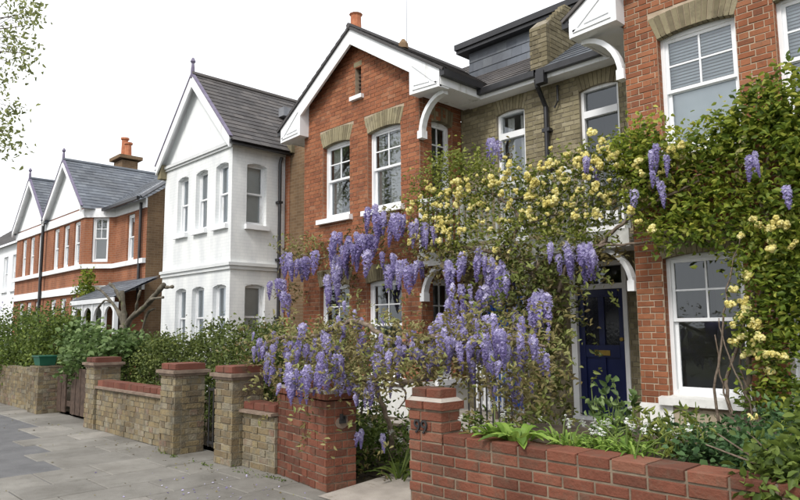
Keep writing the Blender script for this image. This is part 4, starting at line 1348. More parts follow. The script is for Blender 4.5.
ch = MB(); ch.box(-34.6, -33.8, 11.0, 11.7, 6, 8.6); ch.box(-34.7, -33.7, 10.9, 11.8, 8.602, 8.75); co = ch.build('chimney', M['farred'], hB)
p = MB(); p.tube([(-34.2, 11.35, 8.74), (-34.2, 11.35, 9.3)], 0.16, 0.14, n=8); p.build('chimney_pot', M['terracotta'], co)

# ---- far white house at the left edge
f0 = thing('far_white_house', 'distant white house with grey roof at the left edge of the picture', 'house', (-41, 9, 0))
fr0 = Fr((-48, 9.0), (1, 0))
m = MB()
fhol = [(3.0, 4.2, 3.7, 5.4), (7.0, 8.2, 3.7, 5.4), (9.6, 10.4, 3.7, 5.4), (11.2, 11.9, 3.7, 5.4), (7, 8.2, 0.9, 2.6)]
panel(m, fr0, 0, 12.6, 0, 6.0, fhol); m.poly([(-35.4, 9, 0), (-35.4, 15, 0), (-35.4, 15, 6), (-35.4, 9, 6)])
m.build('wall', M['render'], f0)
for (a, b, z0, z1) in fhol: sash(f0, fr0, a, b, z0, z1, top=(1, 1), rec=0.08, fw=0.09)
r = MB()
slates(r, (-48.2, 8.7, 5.95), (1, 0, 0), (0, 1, 0.75), 13.0, 4.2, sw=0.35, sh=0.25)
r.poly([(-48.2, 8.7, 5.95), (-35.2, 8.7, 5.95), (-35.2, 12.1, 8.5), (-48.2, 12.1, 8.5)])
r.build('roof', M['darkslate'], f0)
interior(f0, -47.9, -35.5, 9.5, 12, 0.3, 5.8)

# ================================================================ FRONT WALLS AND PIERS
def block(core, fr, rects, a0, a1, dep, z0, z1, bond='stretch', L=0.235, shift=0.0, sides=True, right=True, inset=0.01):
    """brick-faced block: fr front frame; dep = thickness; adds core and brick rectangles for front, right and top edges"""
    fr.box(core, a0+inset, a1-inset, -dep+inset, -inset, z0, z1-inset)
    rects += lay(fr, a0, a1, z0, z1, bond=bond, L=L, shift=shift)
    if right:
        sfr = Fr(fr.p(a1, 0, 0)[:2], fr.u.orthogonal()[:2]) if False else Fr((fr.p(a1, 0, 0).x, fr.p(a1, 0, 0).y), (-fr.n.x, -fr.n.y))
        rects += lay(sfr, 0.1, dep, z0, z1, bond=bond, L=L, shift=shift+0.06)

# near dark red garden wall with numbered pier
nw = thing('garden_wall', 'dark red brick garden wall in the foreground, its pier carrying number 99', 'wall', (-4.0, 3.95, 0))
core = MB(); rects = []
wf = Fr((-4.0, 3.95), (1, 0))
wf.box(core, 0.38, 5.19, -0.223, -0.012, 0.6905, 0.765)
block(core, wf, rects, 0, 5.2, 0.235, -0.029, 0.70, bond='stretch', right=False, shift=0.02, L=0.238)
# pier body
core.box(-3.99, -3.64, 3.96, 4.18, 0.69, 0.96)
co = core.build('core', M['mortar_wall'], nw)
rects += lay(wf, 0, 0.37, 0.70, 0.95, bond='stretch', L=0.238, shift=0.02)
sfr = Fr((-3.63, 3.95), (0, 1))
rects += lay(sfr, 0.1, 0.24, 0.70, 0.95, bond='stretch', L=0.25)
emit(rects, M['wallred'], nw, limit=300, minpx=9)
# brick-on-edge coping along the wall
cp = MB()
rects = []
a = 0.375
crnd = random.Random(5)
while a < 5.2:
    rects.append((wf, a+0.004, a+0.234, 0.706, 0.777+crnd.uniform(-0.004, 0.002), 0.0+crnd.uniform(-0.002, 0.003), 0.238)); a += 0.238
emit(rects, M['wallred'], nw, limit=80, minpx=8, joined='coping_bricks')
# stepped head of the pier with a mortar fillet
hd = []
hf = Fr((-4.02, 3.93), (1, 0))
hd += [(hf, 0.0+q*0.206, 0.198+q*0.206, 0.955, 1.022, 0, 0.28) for q in range(2)]
hf2 = Fr((-3.985, 3.975), (1, 0))
hd += [(hf2, 0.0+q*0.168, 0.160+q*0.168, 1.045, 1.12, 0, 0.19) for q in range(2)]
emit(hd, M['wallred'], nw, limit=20, minpx=5)
fl = MB(); fl.hexa([(-4.012, 3.938, 1.02), (-3.618, 3.938, 1.02), (-3.618, 4.20, 1.02), (-4.012, 4.20, 1.02), (-3.985, 3.974, 1.048), (-3.65, 3.974, 1.048), (-3.65, 4.17, 1.048), (-3.985, 4.17, 1.048)])
fl.build('mortar_fillet', M['path'], nw)
def text_part(txt, parent, loc, size, mat, rot):
    cu = bpy.data.curves.new('house_number', 'FONT'); cu.body = txt; cu.size = size; cu.extrude = 0.006
    tmp = bpy.data.objects.new('tmp_text', cu)
    me = bpy.data.meshes.new_from_object(tmp)
    me.name = 'house_number'
    bpy.data.objects.remove(tmp)
    o = bpy.data.objects.new('house_number', me)
    me.materials.clear(); me.materials.append(mat)
    mw = Matrix.Translation(Vector(loc)) @ Matrix.Rotation(rot, 4, 'Z') @ Matrix.Rotation(math.pi/2, 4, 'X')
    o.matrix_basis = world_of(parent).inverted() @ mw
    return link(o, parent)
text_part('99', nw, (-3.925, 3.936, 0.765), 0.155, M['iron'], 0.0)

# stout red pier on the far side of the gateway, turned a little
rp = thing('gate_pier', 'stout dark red brick gate pier under the wisteria with a small black bracket', 'pier', (-5.41, 4.19, 0), math.radians(-8.5))
core = MB(); rects = []
ca, sa = math.cos(math.radians(-8.5)), math.sin(math.radians(-8.5))
pf = Fr((-5.41-1.13*ca, 4.19-1.13*sa), (ca, sa))
block(core, pf, rects, 0, 1.13, 0.36, 0, 0.89, bond='flemish', shift=0.03)
core.build('core', M['mortar_wall'], rp)
emit(rects, M['wallred'], rp, limit=300, minpx=7)
hd = [(pf, -0.015+q*0.193, 0.172+q*0.193, 0.895, 0.955, 0.02, 0.39) for q in range(6)]
hd += [(pf, 0.07+q*0.17, 0.233+q*0.17, 0.985, 1.055, -0.05, 0.26) for q in range(6)]
emit(hd, M['wallred'], rp, limit=20, minpx=5)
fl = MB(); pf.box(fl, 0.0, 1.13, -0.35, 0.005, 0.956, 0.984); fl.build('mortar_fillet', M['path'], rp)
sfp = Fr((pf.p(1.13, 0, 0).x, pf.p(1.13, 0, 0).y), (-pf.n.x, -pf.n.y))
bk = MB()
bk.prism([sfp.p(0.18+0.075*math.cos(t*0.524), 0.002, 0.665+0.06*math.sin(t*0.524)) for t in range(12)], sfp.n*0.006)
bk.build('mortar_patch', M['stone'], rp)
bk = MB()
sfp.box(bk, 0.145, 0.215, 0.009, 0.03, 0.66, 0.70); sfp.box(bk, 0.15, 0.17, 0.009, 0.05, 0.70, 0.755); sfp.box(bk, 0.195, 0.212, 0.009, 0.04, 0.70, 0.73)
bk.build('black_bracket', M['iron'], rp)

def stock_pier(label, x0, y0, w=0.43, d=0.43, zb=1.02):
    t = thing('gate_pier', label, 'pier', (x0+w/2, y0+d/2, 0))
    core = MB(); rects = []
    f = Fr((x0, y0), (1, 0))
    block(core, f, rects, 0, w, d, 0, zb, bond='flemish', L=0.22)
    core.build('core', M['mortar_stock'], t)
    emit(rects, M['oldstock'], t, limit=300, minpx=8, wob=0.006)
    s = MB()
    for (o, z0, z1) in ((0.02, zb-0.01, zb+0.022), (0.05, zb+0.022, zb+0.065)):
        s.box(x0-o, x0+w+o, y0-o, y0+d+o, z0+0.001, z1)
    s.build('stone_ledge', M['stone'], t)
    hd = []
    for q in range(2):
        hd.append((f, 0.0+q*w/2, w/2-0.008+q*w/2, zb+0.067, zb+0.15, 0.0, d))
    emit(hd, M['capred'], t, limit=10, minpx=3)
    return t
stock_pier('yellow stock brick pier left of the low wall, beside brown gate', -12.05, 4.16)
stock_pier('tall yellow stock brick pier at the near end of the low wall', -8.86, 4.04)
stock_pier('yellow stock brick pier butting the short wall by red pier', -7.64, 4.18)

def low_wall(label, x0, x1, y0, zt):
    t = thing('low_wall', label, 'wall', ((x0+x1)/2, y0, 0))
    core = MB(); rects = []
    f = Fr((x0, y0), (1, 0))
    block(core, f, rects, 0, x1-x0, 0.23, 0, zt-0.13, bond='flemish', L=0.22, right=False)
    core.build('core', M['mortar_stock'], t)
    emit(rects, M['oldstock'], t, limit=300, minpx=8, wob=0.006)
    s = MB(); s.hexa([(x0+0.002, y0-0.055, zt-0.125), (x1-0.002, y0-0.055, zt-0.125), (x1-0.002, y0+0.28, zt-0.125), (x0+0.002, y0+0.28, zt-0.125), (x0+0.002, y0-0.055, zt-0.095), (x1-0.002, y0-0.055, zt-0.095), (x1-0.002, y0+0.28, zt-0.07), (x0+0.002, y0+0.28, zt-0.07)])
    s.build('stone_ledge', M['stone'], t)
    hd = []; a = 0.004
    while a < x1-x0-0.02:
        b = min(a+0.222, x1-x0-0.004); hd.append((f, a+0.004, b, zt-0.092, zt+random.uniform(-0.004, 0.002), -0.004, 0.22)); a += 0.226
    emit(hd, M['capred'], t, limit=60, minpx=6, joined='coping_bricks')
    return t
low_wall('low yellow stock brick wall with red coping between two yellow piers', -11.60, -8.88, 4.20, 0.80)
low_wall('short stock brick wall with red coping between yellow pier and red pier', -7.19, -6.50, 4.31, 0.76)

# farther wall with a stubby end pier
fwt = thing('low_wall', 'worn stock brick wall under bushes, left of brown gate', 'wall', (-15.5, 4.2, 0))
core = MB(); rects = []
f = Fr((-19.5, 4.22), (1, 0))
block(core, f, rects, 0, 4.3, 0.23, 0, 0.86, bond='flemish', L=0.22, right=False)
f2 = Fr((-15.2, 4.14), (1, 0))
block(core, f2, rects, 0, 0.62, 0.45, 0, 0.93, bond='flemish', L=0.22)
core.build('core', M['mortar_stock'], fwt)
emit(rects, M['oldstock'], fwt, limit=300, minpx=8, wob=0.006)

# gates
gt = thing('garden_gate', 'dark brown timber gate between worn wall and leftmost yellow pier', 'gate', (-13.3, 4.5, 0))
for i in range(9):
    if i == 2: continue
    b = MB(); xx = -14.46+i*0.265
    b.box(xx, xx+0.235, 4.46, 4.485, 0.06, 0.82+0.10*math.sin(math.pi*(i+0.5)/9)); b.build('board', M['gatewood'], gt)
for zz in (0.18, 0.66):
    b = MB(); b.box(-14.50, -12.07, 4.49, 4.53, zz, zz+0.1); b.build('rail', M['gatewood'], gt)
g2 = thing('iron_gate', 'low dark gate in the narrow gap between two yellow piers', 'gate', (-8.0, 4.5, 0))
for i in range(7):
    b = MB(); xx = -8.40+i*0.118
    b.tube([(xx, 4.52, 0.06), (xx, 4.52, 0.85)], 0.011, n=5); b.build('bar', M['iron'], g2)
for zz in (0.10, 0.80):
    b = MB(); b.box(-8.42, -7.66, 4.505, 4.535, zz, zz+0.03); b.build('rail', M['iron'], g2)

# recycling box on the far wall
rb = thing('recycling_box', 'green plastic recycling box standing on the worn wall', 'box', (-15.05, 4.35, 0.94))
b = MB(); zz = 0.935
b.hexa([(-15.14, 4.22, zz), (-14.80, 4.22, zz), (-14.80, 4.5, zz), (-15.14, 4.5, zz), (-15.18, 4.19, zz+0.17), (-14.76, 4.19, zz+0.17), (-14.76, 4.53, zz+0.17), (-15.18, 4.53, zz+0.17)])
b.build('body', M['greenplastic'], rb)
b = MB(); b.box(-15.2, -14.74, 4.17, 4.55, zz+0.171, zz+0.195); b.build('rim', M['greenplastic'], rb)

# ================================================================ HEDGES, SHRUBS, TREES
def hedge(name, label, cat, blobs, per, leaves, rad, size, mat, stems=(), shell=0.6, flat=0.2, aspect=0.55):
    base = blobs[0][0]
    t = thing(name, label, cat, (base[0], base[1], 0))
    P, T = clumps(blobs, per, leaves, rad, shell)
    P[:, 2] = np.maximum(P[:, 2], 0.06)
    leaf_cloud('foliage', P, size, M[mat], t, T, flat=flat, aspect=aspect, kind='stuff')
    m = MB()
    if not stems:
        for bl in blobs:
            for q in range(3):
                x, y = bl[0][0]+random.uniform(-0.3, 0.3)*bl[1][0], bl[0][1]+random.uniform(-0.2, 0.2)*bl[1][1]
                m.tube([(x, y, 0.02), (x+random.uniform(-.1, .1), y, bl[0][2]*0.6), (x+random.uniform(-.25, .25), y+random.uniform(-.1, .1), bl[0][2]+bl[1][2]*0.5)], 0.025, 0.008, 5)
    for s in stems: m.tube(curve_pts(s[0], 4), s[1], s[2], 5)
    m.build('stems', M['bark'], t, kind='stuff')
    return t
hb = []
for q in range(9):
    x = -13.0+q*0.62
    lowr = 0.0 if x > -10.5 else 0.22
    hb.append(((x, 5.3+random.uniform(-0.1, 0.1), 0.92-lowr/2), (0.52, 0.5, 0.82-lowr/2+random.uniform(-0.06, 0.08))))
hedge('hedge', 'dense dark green hedge behind the low wall with red coping', 'hedge', hb, 150, 22, 0.085, 0.055, 'lf_hedge', shell=0.72)
hb = []
for q in range(4):
    hb.append(((-7.9+q*0.5, 5.35, 0.86), (0.42, 0.45, 0.80+random.uniform(-0.05, 0.05))))
hedge('hedge', 'end of dark hedge behind narrow gap and short wall, next to wisteria', 'hedge', hb, 120, 22, 0.085, 0.055, 'lf_hedge', shell=0.72)
hedge('bush', 'bright green rounded bush overhanging the wall at the left edge', 'bush', [((-19.0, 5.2, 1.15), (1.5, 0.8, 1.05)), ((-17.0, 5.1, 1.2), (1.1, 0.75, 0.95)), ((-20.5, 5.2, 1.1), (1.5, 0.9, 1.1)), ((-18.2, 4.45, 0.75), (0.9, 0.5, 0.7), 0.7), ((-16.2, 4.9, 1.15), (0.7, 0.5, 0.75), 0.6)], 190, 20, 0.13, 0.08, 'lf_bush', shell=0.65)
hedge('shrub', 'pale leafy shrub hanging over the brown gate', 'shrub', [((-14.2, 4.95, 1.2), (0.65, 0.45, 0.42)), ((-13.1, 4.9, 1.15), (0.75, 0.45, 0.42)), ((-13.7, 4.6, 0.98), (0.5, 0.3, 0.28), 0.6), ((-15.0, 5.1, 1.4), (0.6, 0.4, 0.5)), ((-12.4, 5.1, 1.2), (0.5, 0.4, 0.36), 0.8)], 62, 12, 0.10, 0.11, 'lf_shrub', shell=0.35, flat=0.5, aspect=0.7)
hedge('climber', 'yellow-green creeper climbing the orange brick bay behind pale shrub', 'climber', [((-24.2, 8.2, 2.3), (0.4, 0.25, 0.9)), ((-24.4, 8.1, 1.2), (0.6, 0.3, 1.0)), ((-24.0, 8.2, 3.2), (0.3, 0.2, 0.5), 0.5)], 90, 12, 0.12, 0.11, 'lf_creep', stems=[([(-24.3, 8.05, 0.05), (-24.2, 8.1, 1.6), (-24.1, 8.15, 3.2)], 0.03, 0.01)])
hedge('lilac_bush', 'tiny patch of lilac blossom by far white house', 'bush', [((-34.6, 7.4, 2.6), (0.9, 0.5, 0.75))], 70, 14, 0.12, 0.12, 'fl_wist', shell=0.4)
hedge('hedge', 'distant hedge in front of the orange brick pair', 'hedge', [((-24+q*-1.9, 5.6, 0.9), (1.2, 0.6, 0.95)) for q in range(8)], 60, 16, 0.14, 0.12, 'lf_bush')

# pollarded tree with bare stubs
pt = thing('pollarded_tree', 'pollarded tree with bare sawn stubs behind hedge, before white porch', 'tree', (-15.6, 6.2, 0))
m = MB()
m.tube(curve_pts([(-15.6, 6.2, 0.0), (-15.58, 6.2, 0.9), (-15.62, 6.2, 1.75)], 5), 0.12, 0.105, 9)
m.build('trunk', M['palebark'], pt, smooth=True)
for pts, r0, r1 in (
    ([(-15.62, 6.2, 1.65), (-15.9, 6.2, 2.0), (-16.6, 6.1, 2.5), (-17.4, 6.1, 2.75)], 0.06, 0.026),
    ([(-15.62, 6.2, 1.7), (-15.7, 6.2, 2.1), (-15.72, 6.15, 2.55)], 0.07, 0.05),
    ([(-15.72, 6.15, 2.3), (-16.0, 6.1, 2.6), (-16.35, 6.1, 2.75)], 0.042, 0.034),
    ([(-15.6, 6.2, 1.62), (-15.25, 6.2, 1.9), (-14.5, 6.2, 2.15), (-13.6, 6.2, 2.58)], 0.075, 0.05),
    ([(-14.4, 6.2, 2.2), (-13.95, 6.1, 2.28), (-13.4, 6.1, 2.3)], 0.032, 0.025),
    ([(-16.3, 6.12, 2.3), (-16.6, 6.1, 2.35), (-17.0, 6.1, 2.2)], 0.03, 0.018),
    ([(-15.0, 6.2, 1.95), (-14.7, 6.1, 2.25), (-14.55, 6.1, 2.5)], 0.035, 0.02),
    ([(-14.3, 6.2, 2.25), (-13.9, 6.25, 2.5), (-13.3, 6.25, 2.52)], 0.04, 0.03),
    ([(-15.2, 6.25, 1.5), (-14.9, 6.3, 1.6), (-14.6, 6.3, 2.0), (-14.2, 6.3, 2.1)], 0.032, 0.02)):
    b = MB(); cp_ = curve_pts(pts, 5)
    b.tube(cp_, r0, r1, 8, radii=[r0+(r1-r0)*k/(len(cp_)-1)+random.uniform(-0.012, 0.012) for k in range(len(cp_))])
    b.build('limb', M['palebark'], pt, smooth=True)

# street tree at the kerb; its lowest sprays reach into the picture
st = thing('street_tree', 'leafy spring branches of a street tree hanging in at the top left', 'tree', (-20.0, 1.4, 0))
m = MB()
m.tube(curve_pts([(-20.0, 1.4, -0.1), (-19.9, 1.42, 2.2), (-20.05, 1.5, 4.6), (-19.9, 1.5, 7.2), (-20.0, 1.4, 9.6)], 5), 0.24, 0.08, 9)
m.build('trunk', M['bark'], st, smooth=True)
lv = []
lm = MB()
tips = [(-15.62, 3.40, 8.57), (-14.47, 3.40, 8.06), (-13.35, 3.40, 7.73), (-15.01, 3.40, 7.86), (-13.66, 3.40, 7.36), (-13.46, 3.40, 7.61), (-15.05, 3.40, 7.36), (-14.31, 3.40, 7.25), (-13.86, 3.40, 7.02), (-13.28, 3.40, 7.35), (-15.10, 3.40, 6.90), (-14.24, 3.40, 6.89), (-15.41, 3.40, 6.60), (-14.62, 3.40, 6.05), (-15.17, 3.40, 5.85), (-14.62, 3.40, 5.40), (-15.10, 3.40, 5.25), (-14.14, 3.40, 5.10), (-15.78, 3.40, 7.86), (-15.66, 3.40, 7.33), (-14.58, 3.40, 7.89), (-13.85, 3.40, 7.67), (-14.89, 3.40, 5.95), (-15.40, 3.40, 6.21), (-14.38, 3.40, 5.59), (-14.96, 3.40, 5.59), (-15.32, 3.40, 5.50), (-15.29, 3.40, 6.74), (-14.72, 3.40, 7.55), (-13.90, 3.40, 6.91)]
trunk_pts = [(-20.0, 1.5, 4.2), (-20.0, 1.5, 5.4), (-19.95, 1.5, 6.8), (-20, 1.5, 8.2)]
for i, tp in enumerate(tips):
    tp = Vector(tp)+Vector((0, random.uniform(-0.14, 0.14), random.uniform(-0.1, 0.1)))
    if i % 4 == 0:
        o = Vector(trunk_pts[i % 4]) if i < 3 else Vector(min(trunk_pts, key=lambda q: abs(q[2]-tp.z+0.8)))
        mid = o.lerp(tp, 0.55)+Vector((0, 0, 0.6))
        lm.tube(curve_pts([o, mid, tp], 6), 0.05, 0.006, 5)
        prev = mid
    else:
        lm.tube([prev, prev.lerp(tp, 0.6)+Vector((0, 0, 0.15)), tp], 0.012, 0.004, 4)
    lv.append(np.array(tp)+rng.normal(size=(26, 3))*np.array([0.16, 0.12, 0.15]))
for q in range(420):                                      # the rest of the crown, out of the picture
    th, ph = random.uniform(0, 6.28), random.uniform(-0.4, 1.4)
    rr = random.uniform(1.2, 2.6)
    c_ = np.array([-20.6+rr*math.cos(th)*math.cos(ph), 0.2+rr*0.8*math.sin(th)*math.cos(ph), 7.4+rr*math.sin(ph)])
    lv.append(c_+rng.normal(size=(20, 3))*0.22)
lm.build('limb', M['bark'], st)
leaf_cloud('crown', np.concatenate(lv), 0.10, M['lf_tree'], st, flat=0.1, aspect=0.5, droop=0.4, kind='stuff')

# ================================================================ CLIMBERS
def vine_plant(name, label, cat, base, stems, leaf_pts, leaf_t, leaf_size, leaf_m, flat=0.25, aspect=0.5, droop=0.3, bark='vine'):
    t = thing(name, label, cat, base)
    for pts, r0, r1 in stems:
        b = MB(); cp_ = curve_pts(pts, 5)
        cp_ = [p+Vector((random.uniform(-0.015, 0.015), random.uniform(-0.015, 0.015), random.uniform(-0.012, 0.012))) for p in cp_]
        b.tube(cp_, r0, r1, 6); b.build('stem', M[bark], t, smooth=True)
    leaf_cloud('foliage', leaf_pts, leaf_size, M[leaf_m], t, leaf_t, flat=flat, aspect=aspect, droop=droop, kind='stuff')
    return t

def sprigs(points, n, spread, drop=0.0, lo=0.2, hi=0.9):
    """compound-leaf sprays: leaflets strung along short drooping rachises from each point"""
    P, T = [], []
    for p in points:
        for q in range(n):
            p0 = np.array(p[:3])+rng.normal(size=3)*spread
            d = rng.normal(size=3); d[2] = d[2]*0.5-drop; d /= np.linalg.norm(d)
            L = rng.uniform(0.12, 0.26)
            tt = np.linspace(0.15, 1, 8)
            pts = p0+d*L*tt[:, None]; pts[:, 2] -= 0.10*tt**2
            pts += rng.normal(size=pts.shape)*0.022
            P.append(pts); T.append(np.clip(rng.uniform(lo, hi)+rng.normal(size=8)*0.1, 0, 1))
    return np.concatenate(P), np.concatenate(T)

def along(pts, step):
    out = []
    c = curve_pts(pts, 8)
    acc = 0
    for a, b in zip(c[:-1], c[1:]):
        acc += (b-a).length
        if acc > step: out.append(tuple(b)); acc = 0
    return out

# --- wisteria trained over the gateway and front walls
WG = [(-7.03, 4.55, 1.41, 0.29), (-7.20, 4.60, 1.31, 0.27), (-6.45, 4.35, 1.26, 0.29), (-6.93, 4.60, 1.15, 0.29), (-6.97, 4.90, 1.45, 0.22), (-5.54, 4.30, 1.47, 0.35), (-5.95, 4.40, 1.38, 0.28), (-6.00, 4.80, 1.55, 0.27), (-5.99, 5.00, 1.66, 0.25), (-5.82, 5.00, 1.73, 0.23), (-5.19, 4.15, 1.27, 0.31), (-5.33, 4.05, 1.17, 0.33), (-5.19, 4.05, 1.19, 0.34), (-5.58, 4.10, 1.10, 0.32), (-5.75, 4.15, 1.04, 0.30), (-6.14, 4.30, 1.08, 0.34), (-5.41, 4.05, 1.07, 0.29), (-5.12, 4.40, 0.98, 0.31), (-5.04, 4.50, 1.04, 0.29), (-5.04, 4.40, 0.93, 0.27), (-4.50, 4.40, 1.31, 0.28), (-4.58, 4.60, 1.34, 0.27), (-4.78, 4.60, 1.32, 0.25), (-4.53, 4.60, 1.44, 0.25), (-5.32, 4.60, 1.37, 0.27), (-4.98, 4.60, 1.33, 0.28), (-4.37, 4.50, 1.37, 0.27), (-4.55, 4.80, 1.49, 0.33), (-4.59, 5.00, 1.57, 0.36), (-4.42, 4.60, 1.40, 0.32), (-4.13, 4.60, 1.44, 0.33), (-4.02, 4.60, 1.37, 0.28), (-4.28, 4.60, 1.33, 0.27), (-4.25, 5.00, 1.51, 0.33), (-3.78, 4.60, 1.45, 0.31), (-3.95, 5.00, 1.53, 0.35), (-3.54, 4.60, 1.40, 0.29), (-3.46, 4.60, 1.55, 0.30), (-3.38, 4.60, 1.50, 0.30), (-3.74, 5.20, 1.47, 0.35), (-3.22, 4.60, 1.47, 0.29), (-3.52, 5.20, 1.45, 0.36), (-3.67, 4.60, 1.33, 0.24), (-3.41, 4.60, 1.37, 0.25), (-3.64, 5.00, 1.14, 0.23), (-3.62, 5.00, 1.01, 0.23), (-3.87, 4.60, 1.32, 0.26), (-5.31, 4.80, 0.49, 0.24), (-5.67, 4.60, 1.40, 0.28), (-6.09, 4.60, 1.31, 0.29), (-6.70, 4.60, 1.34, 0.26), (-5.60, 4.60, 1.49, 0.25), (-4.69, 4.60, 1.44, 0.21), (-4.88, 4.60, 1.47, 0.20), (-4.07, 4.60, 1.52, 0.27), (-3.57, 4.60, 1.47, 0.29), (-3.82, 4.60, 1.39, 0.26), (-3.95, 4.60, 1.44, 0.28), (-3.71, 4.60, 1.40, 0.26), (-3.49, 4.60, 1.32, 0.22), (-3.27, 4.60, 1.36, 0.23), (-4.17, 4.60, 1.30, 0.24), (-4.63, 4.60, 1.25, 0.25), (-6.68, 4.60, 1.11, 0.30), (-6.44, 4.60, 1.28, 0.27), (-5.84, 4.60, 1.36, 0.32)]
top = [(-7.25, 4.60, 1.41), (-6.75, 4.60, 1.51), (-6.21, 4.60, 1.53), (-5.70, 4.60, 1.64), (-5.37, 4.60, 1.68), (-4.97, 4.60, 1.51), (-4.62, 4.60, 1.46), (-4.23, 4.60, 1.53), (-3.87, 4.60, 1.50), (-3.53, 4.60, 1.52), (-3.23, 4.60, 1.47), (-3.06, 4.60, 1.46)]
low = [(-6.22, 4.45, 1.13), (-5.68, 4.45, 1.26), (-5.16, 4.45, 1.33), (-4.72, 4.45, 1.25), (-4.34, 4.45, 1.30), (-4.09, 4.45, 1.39), (-6.23, 4.45, 1.35), (-5.43, 4.45, 1.39), (-4.97, 4.45, 1.40)]
lp, lt = sprigs(WG, 8, 0.19, 0.15)
lp2, lt2 = sprigs(along(top, 0.1)+along(low, 0.1), 5, 0.16, 0.1, 0.35, 1.0)
gw = vine_plant('wisteria', 'lilac wisteria in bronze leaf trained over the gateway piers and front wall', 'wisteria', (-6.2, 4.9, 0),
    [([(-6.3, 4.95, 0.0), (-6.2, 4.9, 0.6), (-6.05, 4.75, 1.05), (-6.06, 4.60, 1.35)], 0.045, 0.03),
     ([*top[:6]], 0.022, 0.028), ([*top[5:]], 0.028, 0.012),
     ([(-5.59, 5.20, 0.00), (-5.42, 5.10, 0.40), (-5.39, 4.90, 0.85), (-5.37, 4.60, 1.28), (-5.88, 4.60, 1.43)], 0.035, 0.02),
     ([(-5.38, 4.50, 1.10), (-4.88, 4.50, 1.12), (-4.50, 4.50, 1.11), (-4.23, 4.60, 1.20)], 0.028, 0.02),
     ([(-5.49, 4.50, 0.95), (-4.95, 4.50, 1.06), (-4.61, 4.50, 1.08), (-4.36, 4.60, 1.25)], 0.018, 0.014),
     ([(-4.66, 4.50, 1.08), (-4.58, 4.50, 0.97), (-4.80, 4.60, 0.82)], 0.012, 0.006),
     ([(-6.44, 4.60, 1.37), (-6.62, 4.50, 1.35), (-7.11, 4.60, 1.41)], 0.012, 0.006)],
    np.concatenate([lp, lp2]), np.concatenate([lt, lt2]), 0.055, 'lf_wist', aspect=0.42, flat=0.45)
for (x, y, z, L) in WG:
    place(RACEMES, 'flower_raceme', gw, (x+random.uniform(-.03, .03), y+random.uniform(-.22, .0), z+0.09), min(max(L*random.uniform(0.65, 1.0), 0.15), 0.31), fat=random.uniform(0.75, 1.05))
    for q in range(3):
        if random.random() < 0.8:
            place(RACEMES, 'flower_raceme', gw, (x+random.uniform(-.16, .16), y+random.uniform(-.3, .2), z+random.uniform(-.02, .20)), min(max(L*random.uniform(0.35, 0.85), 0.10), 0.26), fat=random.uniform(0.75, 1.4), tilt=0.35)

# --- wisteria on the houses, trunk between the two front doors
WH = [(-11.47, 7.90, 3.13, 0.50), (-11.12, 7.90, 3.10, 0.53), (-10.65, 7.90, 3.02, 0.56), (-10.88, 7.90, 2.96, 0.44), (-11.87, 7.90, 2.61, 0.42), (-11.43, 7.90, 2.63, 0.53), (-11.07, 7.90, 2.36, 0.48), (-11.32, 7.90, 2.33, 0.45), (-9.80, 7.90, 3.21, 0.57), (-9.56, 7.90, 3.30, 0.60), (-9.21, 7.90, 3.23, 0.59), (-8.88, 7.90, 3.27, 0.61), (-8.69, 7.90, 3.25, 0.54), (-8.67, 7.90, 2.96, 0.50), (-9.50, 7.90, 2.81, 0.63), (-9.85, 7.90, 2.61, 0.68), (-9.76, 7.90, 2.38, 0.56), (-9.56, 7.90, 2.63, 0.63), (-8.56, 7.90, 3.70, 0.54), (-8.30, 7.90, 3.56, 0.56), (-8.11, 7.90, 3.43, 0.52), (-7.86, 7.90, 3.50, 0.51), (-7.67, 7.90, 3.34, 0.50), (-8.06, 7.90, 2.84, 0.51), (-8.16, 7.90, 2.67, 0.51), (-7.78, 7.90, 2.71, 0.53), (-7.64, 7.90, 2.60, 0.50), (-9.33, 7.90, 3.06, 0.55), (-9.05, 7.90, 3.07, 0.47), (-8.41, 7.90, 3.43, 0.49), (-10.04, 7.90, 3.08, 0.50), (-9.68, 7.90, 2.97, 0.60), (-7.52, 7.90, 2.69, 0.39), (-6.47, 7.90, 2.73, 0.46), (-6.71, 7.90, 2.54, 0.47), (-6.18, 7.90, 2.65, 0.45), (-6.03, 7.90, 2.52, 0.50), (-5.82, 7.90, 2.47, 0.49), (-5.71, 7.90, 2.41, 0.43), (-6.23, 7.90, 2.14, 0.42), (-6.52, 7.90, 2.25, 0.46), (-6.72, 7.90, 2.04, 0.49), (-6.53, 7.90, 1.97, 0.51), (-6.39, 7.90, 2.00, 0.48), (-6.12, 7.90, 2.22, 0.44), (-5.18, 7.70, 2.03, 0.54), (-5.02, 7.70, 2.05, 0.51), (-4.87, 7.70, 2.04, 0.45), (-5.12, 7.70, 1.95, 0.46), (-5.70, 7.90, 1.89, 0.46), (-4.77, 7.90, 2.67, 0.46), (-4.59, 7.90, 2.68, 0.48), (-4.47, 7.90, 2.66, 0.45), (-4.38, 7.90, 2.60, 0.39), (-4.68, 7.90, 2.60, 0.43), (-4.53, 7.90, 2.54, 0.37), (-5.90, 7.90, 2.21, 0.41), (-6.63, 7.90, 1.85, 0.43), (-6.32, 7.90, 1.84, 0.39), (-6.50, 8.60, 4.64, 0.43), (-6.40, 8.60, 4.52, 0.36), (-3.37, 7.70, 3.63, 0.29), (-3.22, 7.70, 3.55, 0.26), (-3.74, 7.70, 3.25, 0.30), (-3.34, 7.70, 3.28, 0.29), (-2.33, 7.70, 3.38, 0.28), (-2.04, 7.70, 3.00, 0.27), (-7.44, 7.90, 3.32, 0.40), (-7.22, 7.90, 3.16, 0.36), (-4.40, 8.00, 3.72, 0.30), (-6.85, 7.90, 2.64, 0.38), (-5.10, 7.70, 1.76, 0.32)]
lp, lt = sprigs(WH, 4, 0.12, 0.2, 0.1, 0.85)
